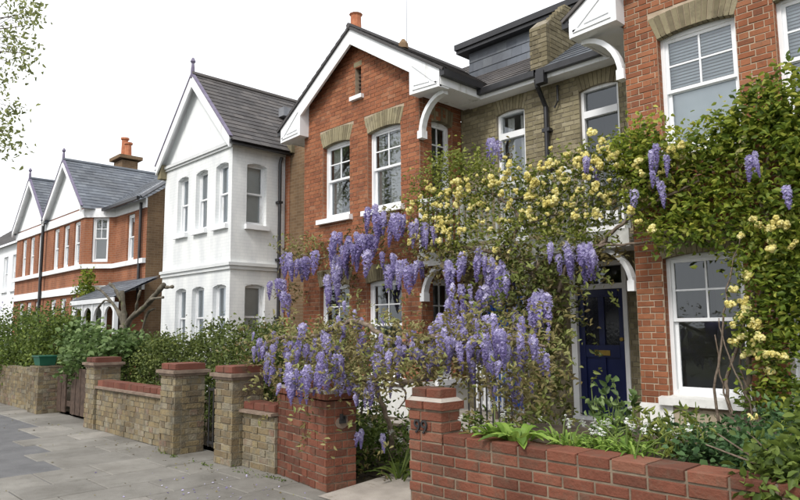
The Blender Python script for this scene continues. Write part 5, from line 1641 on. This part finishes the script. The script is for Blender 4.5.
run1 = [(-5.14, 7.95, 1.98), (-5.71, 7.95, 2.55), (-6.45, 7.95, 2.80), (-7.27, 7.95, 2.97), (-7.91, 7.95, 3.24), (-8.61, 7.95, 3.61), (-9.05, 7.95, 3.25), (-9.71, 7.95, 3.17), (-10.32, 7.95, 2.99), (-11.16, 7.95, 3.14), (-11.73, 7.95, 3.11)]
run2 = [(-5.11, 7.90, 1.98), (-4.77, 7.90, 2.61), (-4.40, 7.90, 2.66), (-3.98, 7.90, 2.64), (-3.34, 7.90, 2.68)]
fall = [(-5.53, 7.80, 1.99), (-5.38, 7.80, 1.71), (-5.23, 7.80, 1.44), (-5.16, 7.80, 1.10), (-5.33, 7.80, 0.83), (-5.50, 7.80, 1.43), (-5.06, 7.80, 1.64), (-5.61, 7.80, 2.14), (-4.97, 7.80, 1.97), (-5.49, 7.80, 0.99), (-5.14, 7.80, 0.74), (-5.23, 7.80, 2.51), (-5.44, 7.80, 2.38), (-5.78, 7.80, 2.55), (-4.95, 7.80, 2.40)]
lp2, lt2 = sprigs(along(run1, 0.12)+[(-6.96, 7.95, 2.65), (-6.65, 7.95, 2.63), (-6.35, 7.95, 2.70), (-6.07, 7.95, 2.70), (-5.79, 7.95, 2.65), (-5.53, 7.95, 2.65), (-5.28, 7.95, 2.66), (-5.03, 7.95, 2.67), (-4.80, 7.95, 2.67), (-4.57, 7.95, 2.71), (-4.35, 7.95, 2.68), (-6.45, 7.95, 2.52), (-5.98, 7.95, 2.54), (-5.62, 7.95, 2.55), (-7.07, 7.95, 2.53), (-6.82, 7.95, 2.29), (-6.47, 7.95, 2.03), (-6.09, 7.95, 2.02), (-6.68, 7.95, 1.58), (-6.29, 7.95, 1.63)], 4, 0.16, 0.2, 0.1, 0.8)
lp3, lt3 = sprigs(fall, 6, 0.2, 0.3, 0.0, 0.75)
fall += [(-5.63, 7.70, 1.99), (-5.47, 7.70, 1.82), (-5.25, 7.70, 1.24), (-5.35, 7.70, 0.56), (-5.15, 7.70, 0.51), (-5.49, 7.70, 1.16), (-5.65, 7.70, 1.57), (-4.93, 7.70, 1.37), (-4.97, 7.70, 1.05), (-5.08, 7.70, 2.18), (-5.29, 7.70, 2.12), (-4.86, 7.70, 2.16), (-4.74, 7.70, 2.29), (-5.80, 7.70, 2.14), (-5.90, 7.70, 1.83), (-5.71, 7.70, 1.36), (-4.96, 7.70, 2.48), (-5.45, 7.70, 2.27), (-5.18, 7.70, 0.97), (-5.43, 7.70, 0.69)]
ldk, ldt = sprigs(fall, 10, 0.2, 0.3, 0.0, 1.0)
lp4, lt4 = sprigs([(-11.16, 7.95, 3.31), (-10.88, 7.95, 3.24), (-11.51, 7.95, 3.26), (-10.61, 7.95, 3.14), (-11.23, 7.95, 3.40)], 10, 0.15, 0.1, 0.6, 1.0)
hw = vine_plant('wisteria', 'wisteria climbing between the front doors and along the brick house fronts', 'wisteria', (-6.1, 8.6, 0),
    [([(-6.1, 8.6, 0.1), (-6.05, 8.5, 0.8), (-6.2, 8.4, 1.5), (-6.0, 8.1, 2.3), (-5.9, 7.95, 2.75)], 0.07, 0.045),
     ([(-6.0, 8.62, 0.1), (-6.15, 8.5, 0.9), (-5.95, 8.4, 1.7), (-5.37, 7.95, 2.53)], 0.05, 0.03),
     ([*run1], 0.04, 0.012), ([*run2], 0.03, 0.012),
     ([(-7.28, 7.95, 2.94), (-7.07, 7.90, 2.37), (-6.62, 7.90, 2.04), (-6.20, 7.90, 1.84)], 0.035, 0.02),
     ([(-9.71, 7.95, 3.17), (-9.56, 7.95, 2.78), (-9.86, 7.95, 2.46)], 0.014, 0.007),
     ([(-11.73, 7.95, 3.11), (-12.02, 7.95, 2.66)], 0.010, 0.005),
     ([(-4.40, 7.90, 2.66), (-4.22, 7.90, 2.82), (-4.03, 7.90, 2.93), (-3.65, 7.80, 3.08), (-3.03, 7.80, 3.29)], 0.03, 0.014)],
    np.concatenate([lp, lp2, lp3, lp4]), np.concatenate([lt, lt2, lt3, lt4]), 0.07, 'lf_wist', aspect=0.42)
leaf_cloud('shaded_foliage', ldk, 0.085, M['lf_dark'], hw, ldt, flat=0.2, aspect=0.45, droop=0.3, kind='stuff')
for (x, y, z, L) in WH:
    place(RACEMES, 'flower_raceme', hw, (x+random.uniform(-.03, .03), y+random.uniform(-.40, -.12), z), min(max(L*random.uniform(0.8, 1.05), 0.24), 0.46), fat=random.uniform(0.9, 1.2))
    for q in range(2 if random.random() < 0.6 else 0):
        place(RACEMES, 'flower_raceme', hw, (x+random.uniform(-.15, .15), y+random.uniform(-.42, -.05), z+random.uniform(-.08, .10)), min(max(L*random.uniform(0.55, 0.85), 0.2), 0.36), fat=random.uniform(0.8, 1.0))

# --- yellow rambling rose along the balcony
RB = [(-7.62, 7.95, 3.82), (-7.44, 7.95, 3.89), (-7.25, 7.95, 3.93), (-7.53, 7.95, 3.63), (-7.35, 7.95, 3.48), (-7.17, 7.95, 3.58), (-7.00, 7.95, 3.66), (-6.82, 7.95, 3.79), (-6.62, 7.95, 3.83), (-6.33, 7.95, 3.94), (-6.14, 7.95, 3.97), (-5.91, 7.95, 3.93), (-5.73, 7.95, 3.95), (-5.55, 7.95, 3.86), (-5.35, 7.95, 3.85), (-5.14, 7.95, 3.90), (-4.95, 7.95, 3.92), (-4.76, 7.95, 3.92), (-4.57, 7.95, 3.91), (-4.42, 7.95, 3.96), (-4.27, 7.95, 3.96), (-4.16, 7.95, 3.88), (-7.31, 7.95, 3.27), (-7.14, 7.95, 3.15), (-7.45, 7.95, 3.15), (-7.27, 7.95, 2.97), (-7.10, 7.95, 2.92), (-7.54, 7.95, 3.37), (-6.92, 7.95, 3.26), (-6.71, 7.95, 3.36), (-6.47, 7.95, 3.39), (-6.31, 7.95, 3.46), (-6.16, 7.95, 3.32), (-5.97, 7.95, 3.20), (-6.35, 7.95, 3.28), (-6.63, 7.95, 3.51), (-5.68, 7.95, 3.38), (-5.50, 7.95, 3.44), (-5.27, 7.95, 3.35), (-5.07, 7.95, 3.23), (-4.88, 7.95, 3.26), (-5.00, 7.95, 3.42), (-5.19, 7.95, 3.54), (-5.32, 7.95, 3.67), (-5.05, 7.95, 3.69), (-4.83, 7.95, 3.70), (-4.64, 7.95, 3.73), (-4.49, 7.95, 3.78), (-4.34, 7.95, 3.78), (-4.17, 7.95, 3.72), (-4.06, 7.95, 3.78), (-5.41, 7.95, 3.19), (-5.21, 7.95, 3.11), (-5.01, 7.95, 3.11), (-4.82, 7.95, 3.14), (-4.64, 7.95, 3.20), (-5.54, 7.95, 3.21), (-4.53, 7.95, 3.60), (-4.32, 7.95, 3.61), (-4.15, 7.95, 3.56), (-3.98, 7.95, 3.58), (-5.88, 7.95, 2.63), (-5.78, 7.95, 2.53), (-5.93, 7.95, 2.45), (-5.81, 7.95, 2.71), (-5.96, 7.95, 2.57), (-5.78, 7.95, 2.41), (-7.72, 7.95, 3.59), (-7.63, 7.95, 3.34), (-7.41, 7.95, 3.02), (-7.15, 7.95, 2.86), (-6.89, 7.95, 2.90), (-7.05, 7.95, 3.40), (-6.42, 7.95, 3.73), (-6.03, 7.95, 3.79), (-5.81, 7.95, 3.63), (-5.56, 7.95, 3.65), (-7.04, 7.95, 3.83), (-6.70, 7.95, 3.65), (-4.72, 7.95, 3.46), (-4.54, 7.95, 3.41), (-4.36, 7.95, 3.46), (-5.39, 7.95, 3.51), (-6.18, 7.95, 3.76), (-6.57, 7.95, 3.95), (-4.02, 7.95, 3.43), (-3.91, 7.95, 3.49), (-3.82, 7.95, 3.60), (-4.31, 7.95, 3.21), (-4.14, 7.95, 3.24), (-4.42, 7.95, 3.28), (-5.11, 7.95, 3.81), (-4.86, 7.95, 3.82), (-5.59, 7.95, 3.75), (-5.88, 7.95, 3.86), (-4.22, 7.95, 3.81), (-7.49, 7.95, 3.46), (-7.22, 7.95, 3.39), (-6.97, 7.95, 3.07), (-7.32, 7.95, 3.11), (-7.09, 7.95, 3.31)]
RB = [p for p in RB]
rp_pts, rp_t = clumps([(p, (0.18, 0.14, 0.16)) for p in RB], 3, 12, 0.085, 0.3)
ex = [(-7.58, 8.05, 3.76), (-7.12, 8.05, 4.02), (-6.69, 8.05, 4.11), (-6.30, 8.05, 3.73), (-5.93, 8.05, 3.51), (-5.56, 8.05, 3.61), (-5.23, 8.05, 3.41), (-4.90, 8.05, 3.50), (-4.60, 8.05, 3.32), (-4.30, 8.05, 3.41), (-6.52, 8.05, 3.12), (-6.13, 8.05, 2.99), (-5.76, 8.05, 3.04), (-5.42, 8.05, 2.97), (-6.93, 8.05, 2.91), (-7.34, 8.05, 4.23), (-7.01, 8.05, 4.27), (-4.46, 8.05, 3.00), (-4.24, 8.05, 3.11), (-4.77, 8.05, 2.98), (-5.08, 8.05, 2.93), (-4.06, 8.05, 3.91), (-3.94, 8.05, 3.80)]
ex += [(-7.57, 7.90, 4.08), (-7.29, 7.90, 4.16), (-7.07, 7.90, 4.32), (-6.73, 7.90, 4.29), (-6.44, 7.90, 4.20), (-6.29, 7.90, 4.08), (-7.56, 7.90, 3.06), (-7.76, 7.90, 3.76), (-6.60, 7.90, 3.03), (-6.21, 7.90, 2.86), (-5.84, 7.90, 2.88), (-5.49, 7.90, 2.79), (-5.15, 7.90, 2.81), (-4.84, 7.90, 2.81), (-4.59, 7.90, 2.86), (-4.39, 7.90, 2.79), (-6.98, 7.90, 2.75), (-6.60, 7.90, 2.81), (-5.31, 7.90, 3.03), (-6.01, 7.90, 3.08), (-5.65, 7.90, 3.22), (-6.38, 7.90, 3.56), (-6.82, 7.90, 4.01)]
ep, et = clumps([(p, (0.32, 0.16, 0.2)) for p in ex], 8, 12, 0.09, 0.2)
et = np.clip(et+0.2, 0, 1)
rb_ = vine_plant('climbing_rose', 'rambling rose covered in pale yellow blooms along the white balcony', 'rose', (-6.6, 8.15, 0),
    [([(-6.6, 8.5, 0.1), (-6.7, 8.3, 1.2), (-6.5, 8.05, 2.4), (-5.69, 7.95, 3.09), (-6.04, 7.95, 3.59)], 0.04, 0.02),
     ([(-6.04, 7.95, 3.59), (-6.62, 7.95, 3.76), (-7.26, 7.95, 3.70), (-7.36, 7.95, 3.05)], 0.018, 0.008),
     ([(-6.04, 7.95, 3.52), (-5.33, 7.95, 3.49), (-4.68, 7.95, 3.66), (-4.02, 7.95, 3.68)], 0.018, 0.008),
     ([(-5.69, 7.95, 3.09), (-5.01, 7.95, 3.17), (-4.54, 7.95, 3.30), (-4.00, 7.95, 3.35)], 0.012, 0.006)],
    np.concatenate([rp_pts, ep]), np.concatenate([rp_t, et]), 0.066, 'lf_rose', aspect=0.5, flat=0.5)
for p in RB:
    for q in range(2 if random.random() < 0.75 else 3):
        place(ROSES, 'rose_cluster', rb_, (p[0]+random.gauss(0, 0.13), p[1]+random.uniform(-0.28, 0.0), p[2]+random.gauss(0, 0.10)), random.choice([random.uniform(0.07, 0.11), random.uniform(0.11, 0.19)]), tilt=3)

# --- green creeper over the near bay, hanging to the right of the ground floor window
cb = [(-3.77, 7.85, 3.71), (-3.57, 7.85, 3.72), (-3.36, 7.85, 3.73), (-3.14, 7.85, 3.66), (-2.96, 7.85, 3.69), (-2.75, 7.85, 3.74), (-2.55, 7.85, 3.79), (-2.36, 7.85, 3.82), (-2.18, 7.85, 3.89), (-2.00, 7.85, 3.91), (-3.64, 7.85, 3.53), (-3.39, 7.85, 3.58), (-3.13, 7.85, 3.51), (-2.87, 7.85, 3.56), (-2.63, 7.85, 3.58), (-2.38, 7.85, 3.53), (-2.14, 7.85, 3.59), (-3.79, 7.85, 3.30), (-3.51, 7.85, 3.23), (-3.22, 7.85, 3.21), (-2.94, 7.85, 3.21), (-2.65, 7.85, 3.21), (-2.38, 7.85, 3.21), (-2.13, 7.85, 3.23), (-3.67, 7.85, 2.98), (-3.38, 7.85, 2.92), (-3.07, 7.85, 2.93), (-2.78, 7.85, 2.91), (-2.51, 7.85, 2.90), (-2.25, 7.85, 2.90), (-2.05, 7.85, 2.92), (-3.54, 7.85, 2.74), (-3.20, 7.85, 2.68), (-2.91, 7.85, 2.63), (-2.63, 7.85, 2.64), (-2.36, 7.85, 2.63), (-2.13, 7.85, 2.63), (-2.61, 7.85, 2.37), (-2.41, 7.85, 2.35), (-2.22, 7.85, 2.32), (-2.09, 7.85, 2.39), (-2.13, 7.85, 2.08), (-2.22, 7.85, 1.91), (-2.12, 7.85, 1.76), (-2.19, 7.85, 1.56), (-3.91, 7.85, 3.55), (-3.92, 7.85, 3.84), (-3.86, 7.85, 3.98), (-3.67, 7.85, 3.97), (-3.80, 7.85, 3.11), (-2.07, 7.85, 3.79), (-2.01, 7.85, 3.45), (-2.24, 7.85, 4.15), (-2.04, 7.85, 4.17), (-2.37, 7.85, 4.05), (-2.49, 7.85, 3.80)]
cb += [(-2.0+0.3*q, 7.9+random.uniform(-0.1, 0.1), 2.6+random.uniform(0, 1.7)) for q in range(5) for _ in range(5)]
cp1, ct1 = clumps([(p, (0.22, 0.24, 0.2)) for p in cb], 12, 13, 0.09, 0.1)
ct1 = np.clip(ct1*1.15, 0, 1)
cb2 = [(-2.47, 7.75, 2.09), (-2.34, 7.75, 1.87), (-2.20, 7.75, 1.97), (-2.47, 7.75, 1.77), (-2.32, 7.75, 1.60), (-2.57, 7.75, 1.49), (-2.42, 7.75, 1.39), (-2.31, 7.75, 1.25), (-2.51, 7.75, 2.29), (-2.19, 7.75, 1.66), (-2.10, 7.75, 2.17), (-2.49, 7.75, 1.11), (-2.39, 7.75, 0.93), (-2.23, 7.75, 1.04), (-2.31, 7.75, 0.78), (-2.19, 7.75, 0.89), (-2.44, 7.75, 0.72), (-2.14, 7.75, 1.35), (-2.22, 7.75, 1.45), (-2.57, 7.75, 0.84), (-2.11, 7.75, 2.49), (-2.12, 7.75, 1.86), (-2.20, 7.75, 2.13), (-2.35, 7.75, 2.14)]
cp2, ct2 = clumps([(p, (0.15, 0.16, 0.16)) for p in cb2], 7, 11, 0.085, 0.1)
sp1 = [(-3.47, 7.70, 4.07), (-3.56, 7.70, 4.22), (-3.32, 7.70, 3.99), (-2.95, 7.70, 3.92), (-2.79, 7.70, 3.98), (-2.64, 7.70, 3.90), (-3.07, 7.70, 3.90), (-2.51, 7.70, 3.96), (-1.92, 7.70, 3.99), (-2.05, 7.70, 4.15), (-3.67, 7.70, 4.09), (-2.68, 7.70, 3.93)]
cp3, ct3 = clumps([(p, (0.1, 0.1, 0.14)) for p in sp1], 3, 6, 0.06, 0.1)
cr = vine_plant('creeper', 'fresh green creeper smothering the front between upper and lower windows of the nearest house', 'climber', (-2.6, 7.95, 0),
    [([(-2.75, 7.9, 0.1), (-2.7, 7.9, 0.9), (-2.6, 7.9, 1.6), (-2.32, 7.90, 2.42), (-2.44, 7.90, 2.98)], 0.035, 0.02),
     ([(-2.65, 7.85, 0.1), (-2.9, 7.85, 0.8), (-2.85, 7.9, 1.2), (-2.55, 7.95, 2.0), (-2.16, 7.90, 2.62)], 0.025, 0.014),
     ([(-2.4, 7.85, 0.1), (-2.6, 7.85, 0.7), (-2.75, 7.9, 1.3), (-2.51, 7.90, 2.23)], 0.02, 0.012),
     ([(-2.35, 7.8, 0.1), (-2.45, 7.8, 0.9), (-2.35, 7.9, 1.5), (-2.28, 7.90, 2.36)], 0.02, 0.012),
     ([(-2.5, 7.75, 0.12), (-2.75, 7.75, 0.5), (-2.95, 7.85, 0.95), (-3.0, 7.9, 1.5)], 0.015, 0.008),
     ([(-2.45, 7.95, 2.99), (-2.87, 7.95, 3.17), (-3.34, 7.95, 3.17), (-3.84, 7.95, 3.32)], 0.02, 0.008),
     ([(-2.33, 7.95, 2.53), (-2.68, 7.95, 2.77), (-3.12, 7.95, 2.75), (-3.48, 7.95, 2.75)], 0.016, 0.006),
     ([(-2.45, 7.95, 2.99), (-2.30, 7.90, 3.52), (-2.07, 7.90, 3.92)], 0.02, 0.008)],
    np.concatenate([cp1, cp2, cp3]), np.concatenate([ct1, ct2, np.clip(ct3+0.3, 0, 1)]), 0.078, 'lf_creep', aspect=0.55, flat=0.6)
# --- yellow rose on the right, among the creeper stems
RR = [(-2.63, 7.60, 1.97), (-2.59, 7.60, 1.88), (-2.68, 7.60, 1.82), (-2.56, 7.60, 1.75), (-2.65, 7.60, 1.69), (-2.53, 7.60, 1.64), (-2.47, 7.60, 1.56), (-2.59, 7.60, 1.54), (-2.67, 7.60, 1.58), (-2.52, 7.60, 1.45), (-2.40, 7.60, 1.48), (-2.47, 7.60, 1.37), (-2.57, 7.60, 1.33), (-2.64, 7.60, 1.43), (-2.37, 7.60, 1.33), (-2.30, 7.60, 1.31), (-2.44, 7.60, 1.25), (-2.55, 7.60, 2.15), (-2.50, 7.60, 2.11), (-2.40, 7.60, 1.19), (-2.61, 7.60, 0.70), (-2.19, 7.60, 2.67), (-2.12, 7.60, 2.56), (-2.27, 7.60, 2.62), (-2.43, 7.60, 2.60), (-2.09, 7.60, 2.41), (-2.36, 7.60, 2.69), (-2.55, 7.60, 2.52), (-2.19, 7.60, 2.38), (-2.26, 7.60, 2.45), (-2.09, 7.60, 2.68), (-3.69, 7.60, 2.86), (-3.78, 7.60, 2.99), (-3.54, 7.60, 2.79), (-3.58, 7.60, 3.45), (-3.65, 7.60, 3.57), (-3.41, 7.60, 3.45), (-3.20, 7.60, 3.67), (-3.35, 7.60, 3.65)]
q1, q2 = clumps([(p, (0.14, 0.12, 0.14)) for p in RR], 2, 7, 0.07, 0.2)
rr_ = vine_plant('climbing_rose', 'sparse yellow rose hanging beside the right edge of the nearest ground floor window', 'rose', (-2.9, 7.7, 0),
    [([(-2.9, 7.7, 0.1), (-2.95, 7.65, 0.8), (-2.85, 7.62, 1.4), (-2.75, 7.65, 2.0), (-2.6, 7.7, 2.6)], 0.018, 0.007),
     ([(-2.8, 7.7, 0.1), (-2.6, 7.65, 0.7), (-2.75, 7.6, 1.2), (-2.85, 7.6, 1.7)], 0.014, 0.006)],
    q1, q2, 0.06, 'lf_rose')
for p in RR:
    place(ROSES, 'rose_cluster', rr_, (p[0]+random.gauss(0, 0.03), p[1]+random.uniform(-0.1, 0.03), p[2]+random.gauss(0, 0.03)), random.uniform(0.11, 0.16), tilt=3)

# ================================================================ BEDDING PLANTS
def strap_plant(name, label, x, y, z, n, length, width, mat, group=None, spread=0.06, arch_=0.5, flowers=0, fh=0.4, cat='plant', fs=0.12):
    """rosette of arching strap leaves, each leaf a part"""
    t = thing(name, label, cat, (x, y, z), group=group)
    for q in range(n):
        th = q*2.399+random.uniform(-0.3, 0.3)
        L = length*random.uniform(0.65, 1.15); w = width*random.uniform(0.8, 1.2)
        d = Vector((math.cos(th), math.sin(th), 0)); s = Vector((-d.y, d.x, 0))
        base = Vector((x, y, z))+d*random.uniform(0, spread)
        el = random.uniform(0.75, 1.4)
        m = MB(); prev = None
        tnt = random.random()
        for k in range(6):
            u = k/5
            p = base+d*(L*u*math.cos(el)*(1+0.3*u))+Vector((0, 0, L*(u*math.sin(el)-arch_*u*u)))
            ww = w*(0.35+1.9*u*(1-u)*1.35) if k < 5 else 0.004
            cur = (p-s*ww/2, p+Vector((0, 0, -ww*0.18)), p+s*ww/2)
            if prev:
                m.poly([prev[0], prev[1], cur[1], cur[0]], tnt); m.poly([prev[1], prev[2], cur[2], cur[1]], tnt)
            prev = cur
        m.build('leaf', M[mat], t, smooth=True)
    for q in range(flowers):
        a = random.uniform(0, 6.28); r = random.uniform(0.02, spread*2+0.08)
        p0 = Vector((x, y, z)); p1 = p0+Vector((math.cos(a)*r, math.sin(a)*r, fh*random.uniform(0.75, 1.1)))
        m = MB(); m.tube([p0, p0.lerp(p1, 0.6)+Vector((0, 0, 0.04)), p1], 0.005, 0.003, 4); m.build('flower_stalk', M['stem'], t)
        place(WHITES, 'flower', t, p1, fs*random.uniform(0.8, 1.2), tilt=0.4)
    return t

# raised bed behind the near wall
bd = MB(); bd.box(-3.62, 1.3, 4.192, 5.3, 0.1, 0.73)
bd.build('raised_bed', M['soil'], kind='structure')
strap_plant('hosta', 'lime green broad-leaved plant flopping over the near wall beside its pier', -3.05, 4.16, 0.76, 22, 0.33, 0.075, 'lf_lime', arch_=0.68, spread=0.1)
strap_plant('hosta', 'smaller lime green leafy tuft against the numbered pier', -3.30, 4.22, 0.75, 18, 0.28, 0.075, 'lf_lime', arch_=0.6, spread=0.08)
bl = [(-3.38, 4.30, 0.30), (-2.86, 4.45, 0.22), (-2.70, 4.32, 0.2), (-2.58, 4.5, 0.2), (-2.46, 4.36, 0.22), (-2.34, 4.45, 0.28), (-2.22, 4.33, 0.3)]
for i, (x, y, fh_) in enumerate(bl):
    strap_plant('white_bluebell', ['white-flowered bulb just behind the numbered pier', 'white bulb nearest the lime leafy plant on the near wall', 'second white bulb along the near wall bed', 'third white bulb along the near wall bed', 'fourth white bulb along the near wall bed', 'fifth white bulb along the near wall bed', 'rightmost tall white bulb of the near wall bed'][i],
                x, y, 0.73, 34, 0.25, 0.02, 'lf_lime', arch_=0.6, spread=0.14, flowers=3, fh=fh_*0.8, group='white flowering bulbs in the raised bed', fs=0.075)
# upright leafy stems
def stem_plant(name, label, x, y, z, n, h, mat, leaf=0.06, spread=0.12, group=None, asp=0.35, cat='plant', blooms=0):
    t = thing(name, label, cat, (x, y, z), group=group)
    P = []
    for q in range(n):
        a = random.uniform(0, 6.28); r = random.uniform(0, spread); hh = h*random.uniform(0.6, 1.1)
        p0 = Vector((x+math.cos(a)*r, y+math.sin(a)*r, z)); p1 = p0+Vector((random.uniform(-.08, .08), random.uniform(-.08, .08), hh))
        m = MB(); m.tube([p0, p0.lerp(p1, 0.5), p1], 0.005, 0.003, 4); m.build('stem', M['stem'], t)
        for k in range(int(hh/0.022)):
            u = 0.15+0.85*random.random()
            P.append(np.array(p0.lerp(p1, u))+rng.normal(size=3)*0.028)
        if q < blooms: place(WHITES, 'flower', t, p1-Vector((0, 0, random.uniform(0, hh*0.3))), 0.10, tilt=0.4)
    leaf_cloud('foliage', np.array(P), leaf, M[mat], t, flat=0.0, aspect=asp, kind='stuff')
    return t
stem_plant('leafy_stems', 'leafy green clump before the left edge of the navy door', -2.75, 5.05, 0.7, 10, 0.42, 'lf_shrub', 0.085, 0.16, asp=0.5)
stem_plant('leafy_stems', 'upright narrow-leaved stems in front of the white plinth', -2.02, 4.55, 0.7, 12, 0.36, 'lf_rose', 0.07, 0.2, asp=0.28, blooms=2)
stem_plant('leafy_stems', 'short bushy stems in the bed left of white plinth', -2.30, 4.75, 0.7, 10, 0.30, 'lf_rose', 0.065, 0.16, asp=0.3, blooms=1)
stem_plant('leafy_stems', 'wispy stems at the foot of the navy door', -2.62, 4.7, 0.7, 8, 0.25, 'lf_lime', 0.06, 0.16, asp=0.25, blooms=1)
P, T = clumps([((-1.72, 4.55, 0.77), (0.34, 0.25, 0.11)), ((-1.45, 4.65, 0.79), (0.3, 0.25, 0.13)), ((-1.6, 4.9, 0.77), (0.3, 0.25, 0.14))], 90, 10, 0.05, 0.2)
iv = thing('ground_cover', 'low mound of rounded mid-green leaves under the near sill', 'plant', (-1.6, 4.6, 0.66))
leaf_cloud('foliage', P, 0.05, M['lf_ivy'], iv, T, flat=0.7, aspect=0.85, kind='stuff')
P, T = clumps([((-1.12, 4.25, 0.80), (0.34, 0.28, 0.24)), ((-0.9, 4.1, 0.66), (0.3, 0.22, 0.22)), ((-1.25, 4.05, 0.66), (0.16, 0.14, 0.12), 0.5), ((-1.0, 4.7, 1.0), (0.35, 0.25, 0.28)), ((-0.6, 4.4, 0.9), (0.4, 0.3, 0.35)), ((-1.12, 3.9, 0.55), (0.14, 0.08, 0.14), 0.5)], 85, 13, 0.06, 0.3)
rbush = thing('bush', 'leafy green bush spilling over the right end of the near wall', 'bush', (-1.0, 4.3, 0.66))
leaf_cloud('foliage', P, 0.066, M['lf_bush'], rbush, T, flat=0.45, aspect=0.55, kind='stuff')
m = MB()
for q in range(9):
    a = random.uniform(-0.5, 0.4)
    m.tube([(-1.0+a*0.4, 4.4, 0.6), (-1.0+a, 4.3, 0.8), (-1.0+a*1.5, 4.2, 0.85+random.uniform(-0.1, 0.2))], 0.010, 0.004, 5)
m.build('stems', M['vine'], rbush, kind='stuff')
# shrubs along the foot of the near bay
hedge('shrub', 'dark green shrub below the near ground floor window', 'shrub', [((-2.7, 7.2, 0.35), (0.5, 0.35, 0.32)), ((-3.3, 7.5, 0.28), (0.35, 0.3, 0.24)), ((-2.2, 7.0, 0.45), (0.45, 0.35, 0.4))], 60, 12, 0.07, 0.07, 'lf_ivy', shell=0.4)
# beside the gateway path
for i, (x, y) in enumerate([(-5.15, 4.95), (-5.0, 5.25), (-4.85, 5.5), (-5.35, 5.2), (-4.62, 5.6), (-5.2, 5.6)]):
    strap_plant('white_bluebell', ['white bulb in strap leaves closest to the red gate pier', 'second white bulb behind the red gate pier', 'third white bulb along the gateway path', 'white bulb half hidden by the red gate pier', 'white bulb nearest the numbered pier, through the gateway', 'white bulb at the back of the gateway clump'][i],
                x, y, 0.06, 16, 0.46, 0.045, 'lf_bush', arch_=0.55, spread=0.14, flowers=5, fh=0.5, group='white flowering bulbs beside the gateway path', fs=0.11)
P, T = clumps([((-5.5, 5.4, 0.35), (0.5, 0.4, 0.3)), ((-5.0, 6.0, 0.35), (0.7, 0.4, 0.32)), ((-4.4, 6.1, 0.3), (0.4, 0.3, 0.25)), ((-5.9, 5.0, 0.35), (0.4, 0.4, 0.35))], 60, 10, 0.07, 0.2)
gc = thing('ground_cover', 'leafy undergrowth behind the bulbs inside the gateway', 'plant', (-5.2, 5.5, 0.05))
leaf_cloud('foliage', P, 0.07, M['lf_bush'], gc, T, flat=0.4, aspect=0.5, kind='stuff')
# weeds along the wall feet
P = []
for q in range(26):
    x = random.uniform(-8.9, -5.6); y = 4.02-0.02*(x+8.9)+random.uniform(-0.02, 0.05)+(0.12 if x > -7.2 else 0)+(0.1 if x > -6.5 else 0)
    P.append(np.array([x, y, 0.015])+rng.normal(size=(6, 3))*np.array([0.05, 0.02, 0.01]))
lc = leaf_cloud('weeds', np.maximum(np.concatenate(P), [-99, -99, 0.004]), 0.026, M['lf_bush'], None, kind='stuff')
tag(lc, 'tiny weeds and leaf litter along the foot of the walls', 'weeds')
# dark railing inside the gateway corner, behind the numbered pier
rl = thing('railing', 'short black iron railing behind the numbered pier', 'railing', (-4.9, 6.2, 0))
for q in range(8):
    m = MB(); xx = -5.25+q*0.09
    m.tube([(xx, 6.2, 0.1), (xx, 6.2, 1.0)], 0.011, n=5); m.build('bar', M['iron'], rl)
m = MB(); m.box(-5.28, -4.58, 6.185, 6.215, 0.95, 0.98); m.build('rail', M['iron'], rl)

P = []
for q in range(90):
    x = random.gauss(-5.9, 0.8); y = random.uniform(3.2, 4.15)-0.25*abs(random.gauss(0, 1))
    P.append((x, y, 0.006))
pt_ = leaf_cloud('fallen_petals', np.array(P), 0.022, M['fl_wist'], None, flat=0.95, aspect=0.8, kind='stuff')
tag(pt_, 'scattered lilac petals fallen on the pavement below the wisteria', 'petals')
P = []
for q in range(120):
    P.append((random.uniform(-15, -5.5), random.choice([random.uniform(1.2, 4.0), random.uniform(3.7, 4.05)]), 0.006))
pt_ = leaf_cloud('leaf_litter', np.array(P), 0.03, M['lf_wist'], None, flat=0.95, aspect=0.6, kind='stuff')
tag(pt_, 'dry brown leaf scraps scattered over the paving', 'leaves')
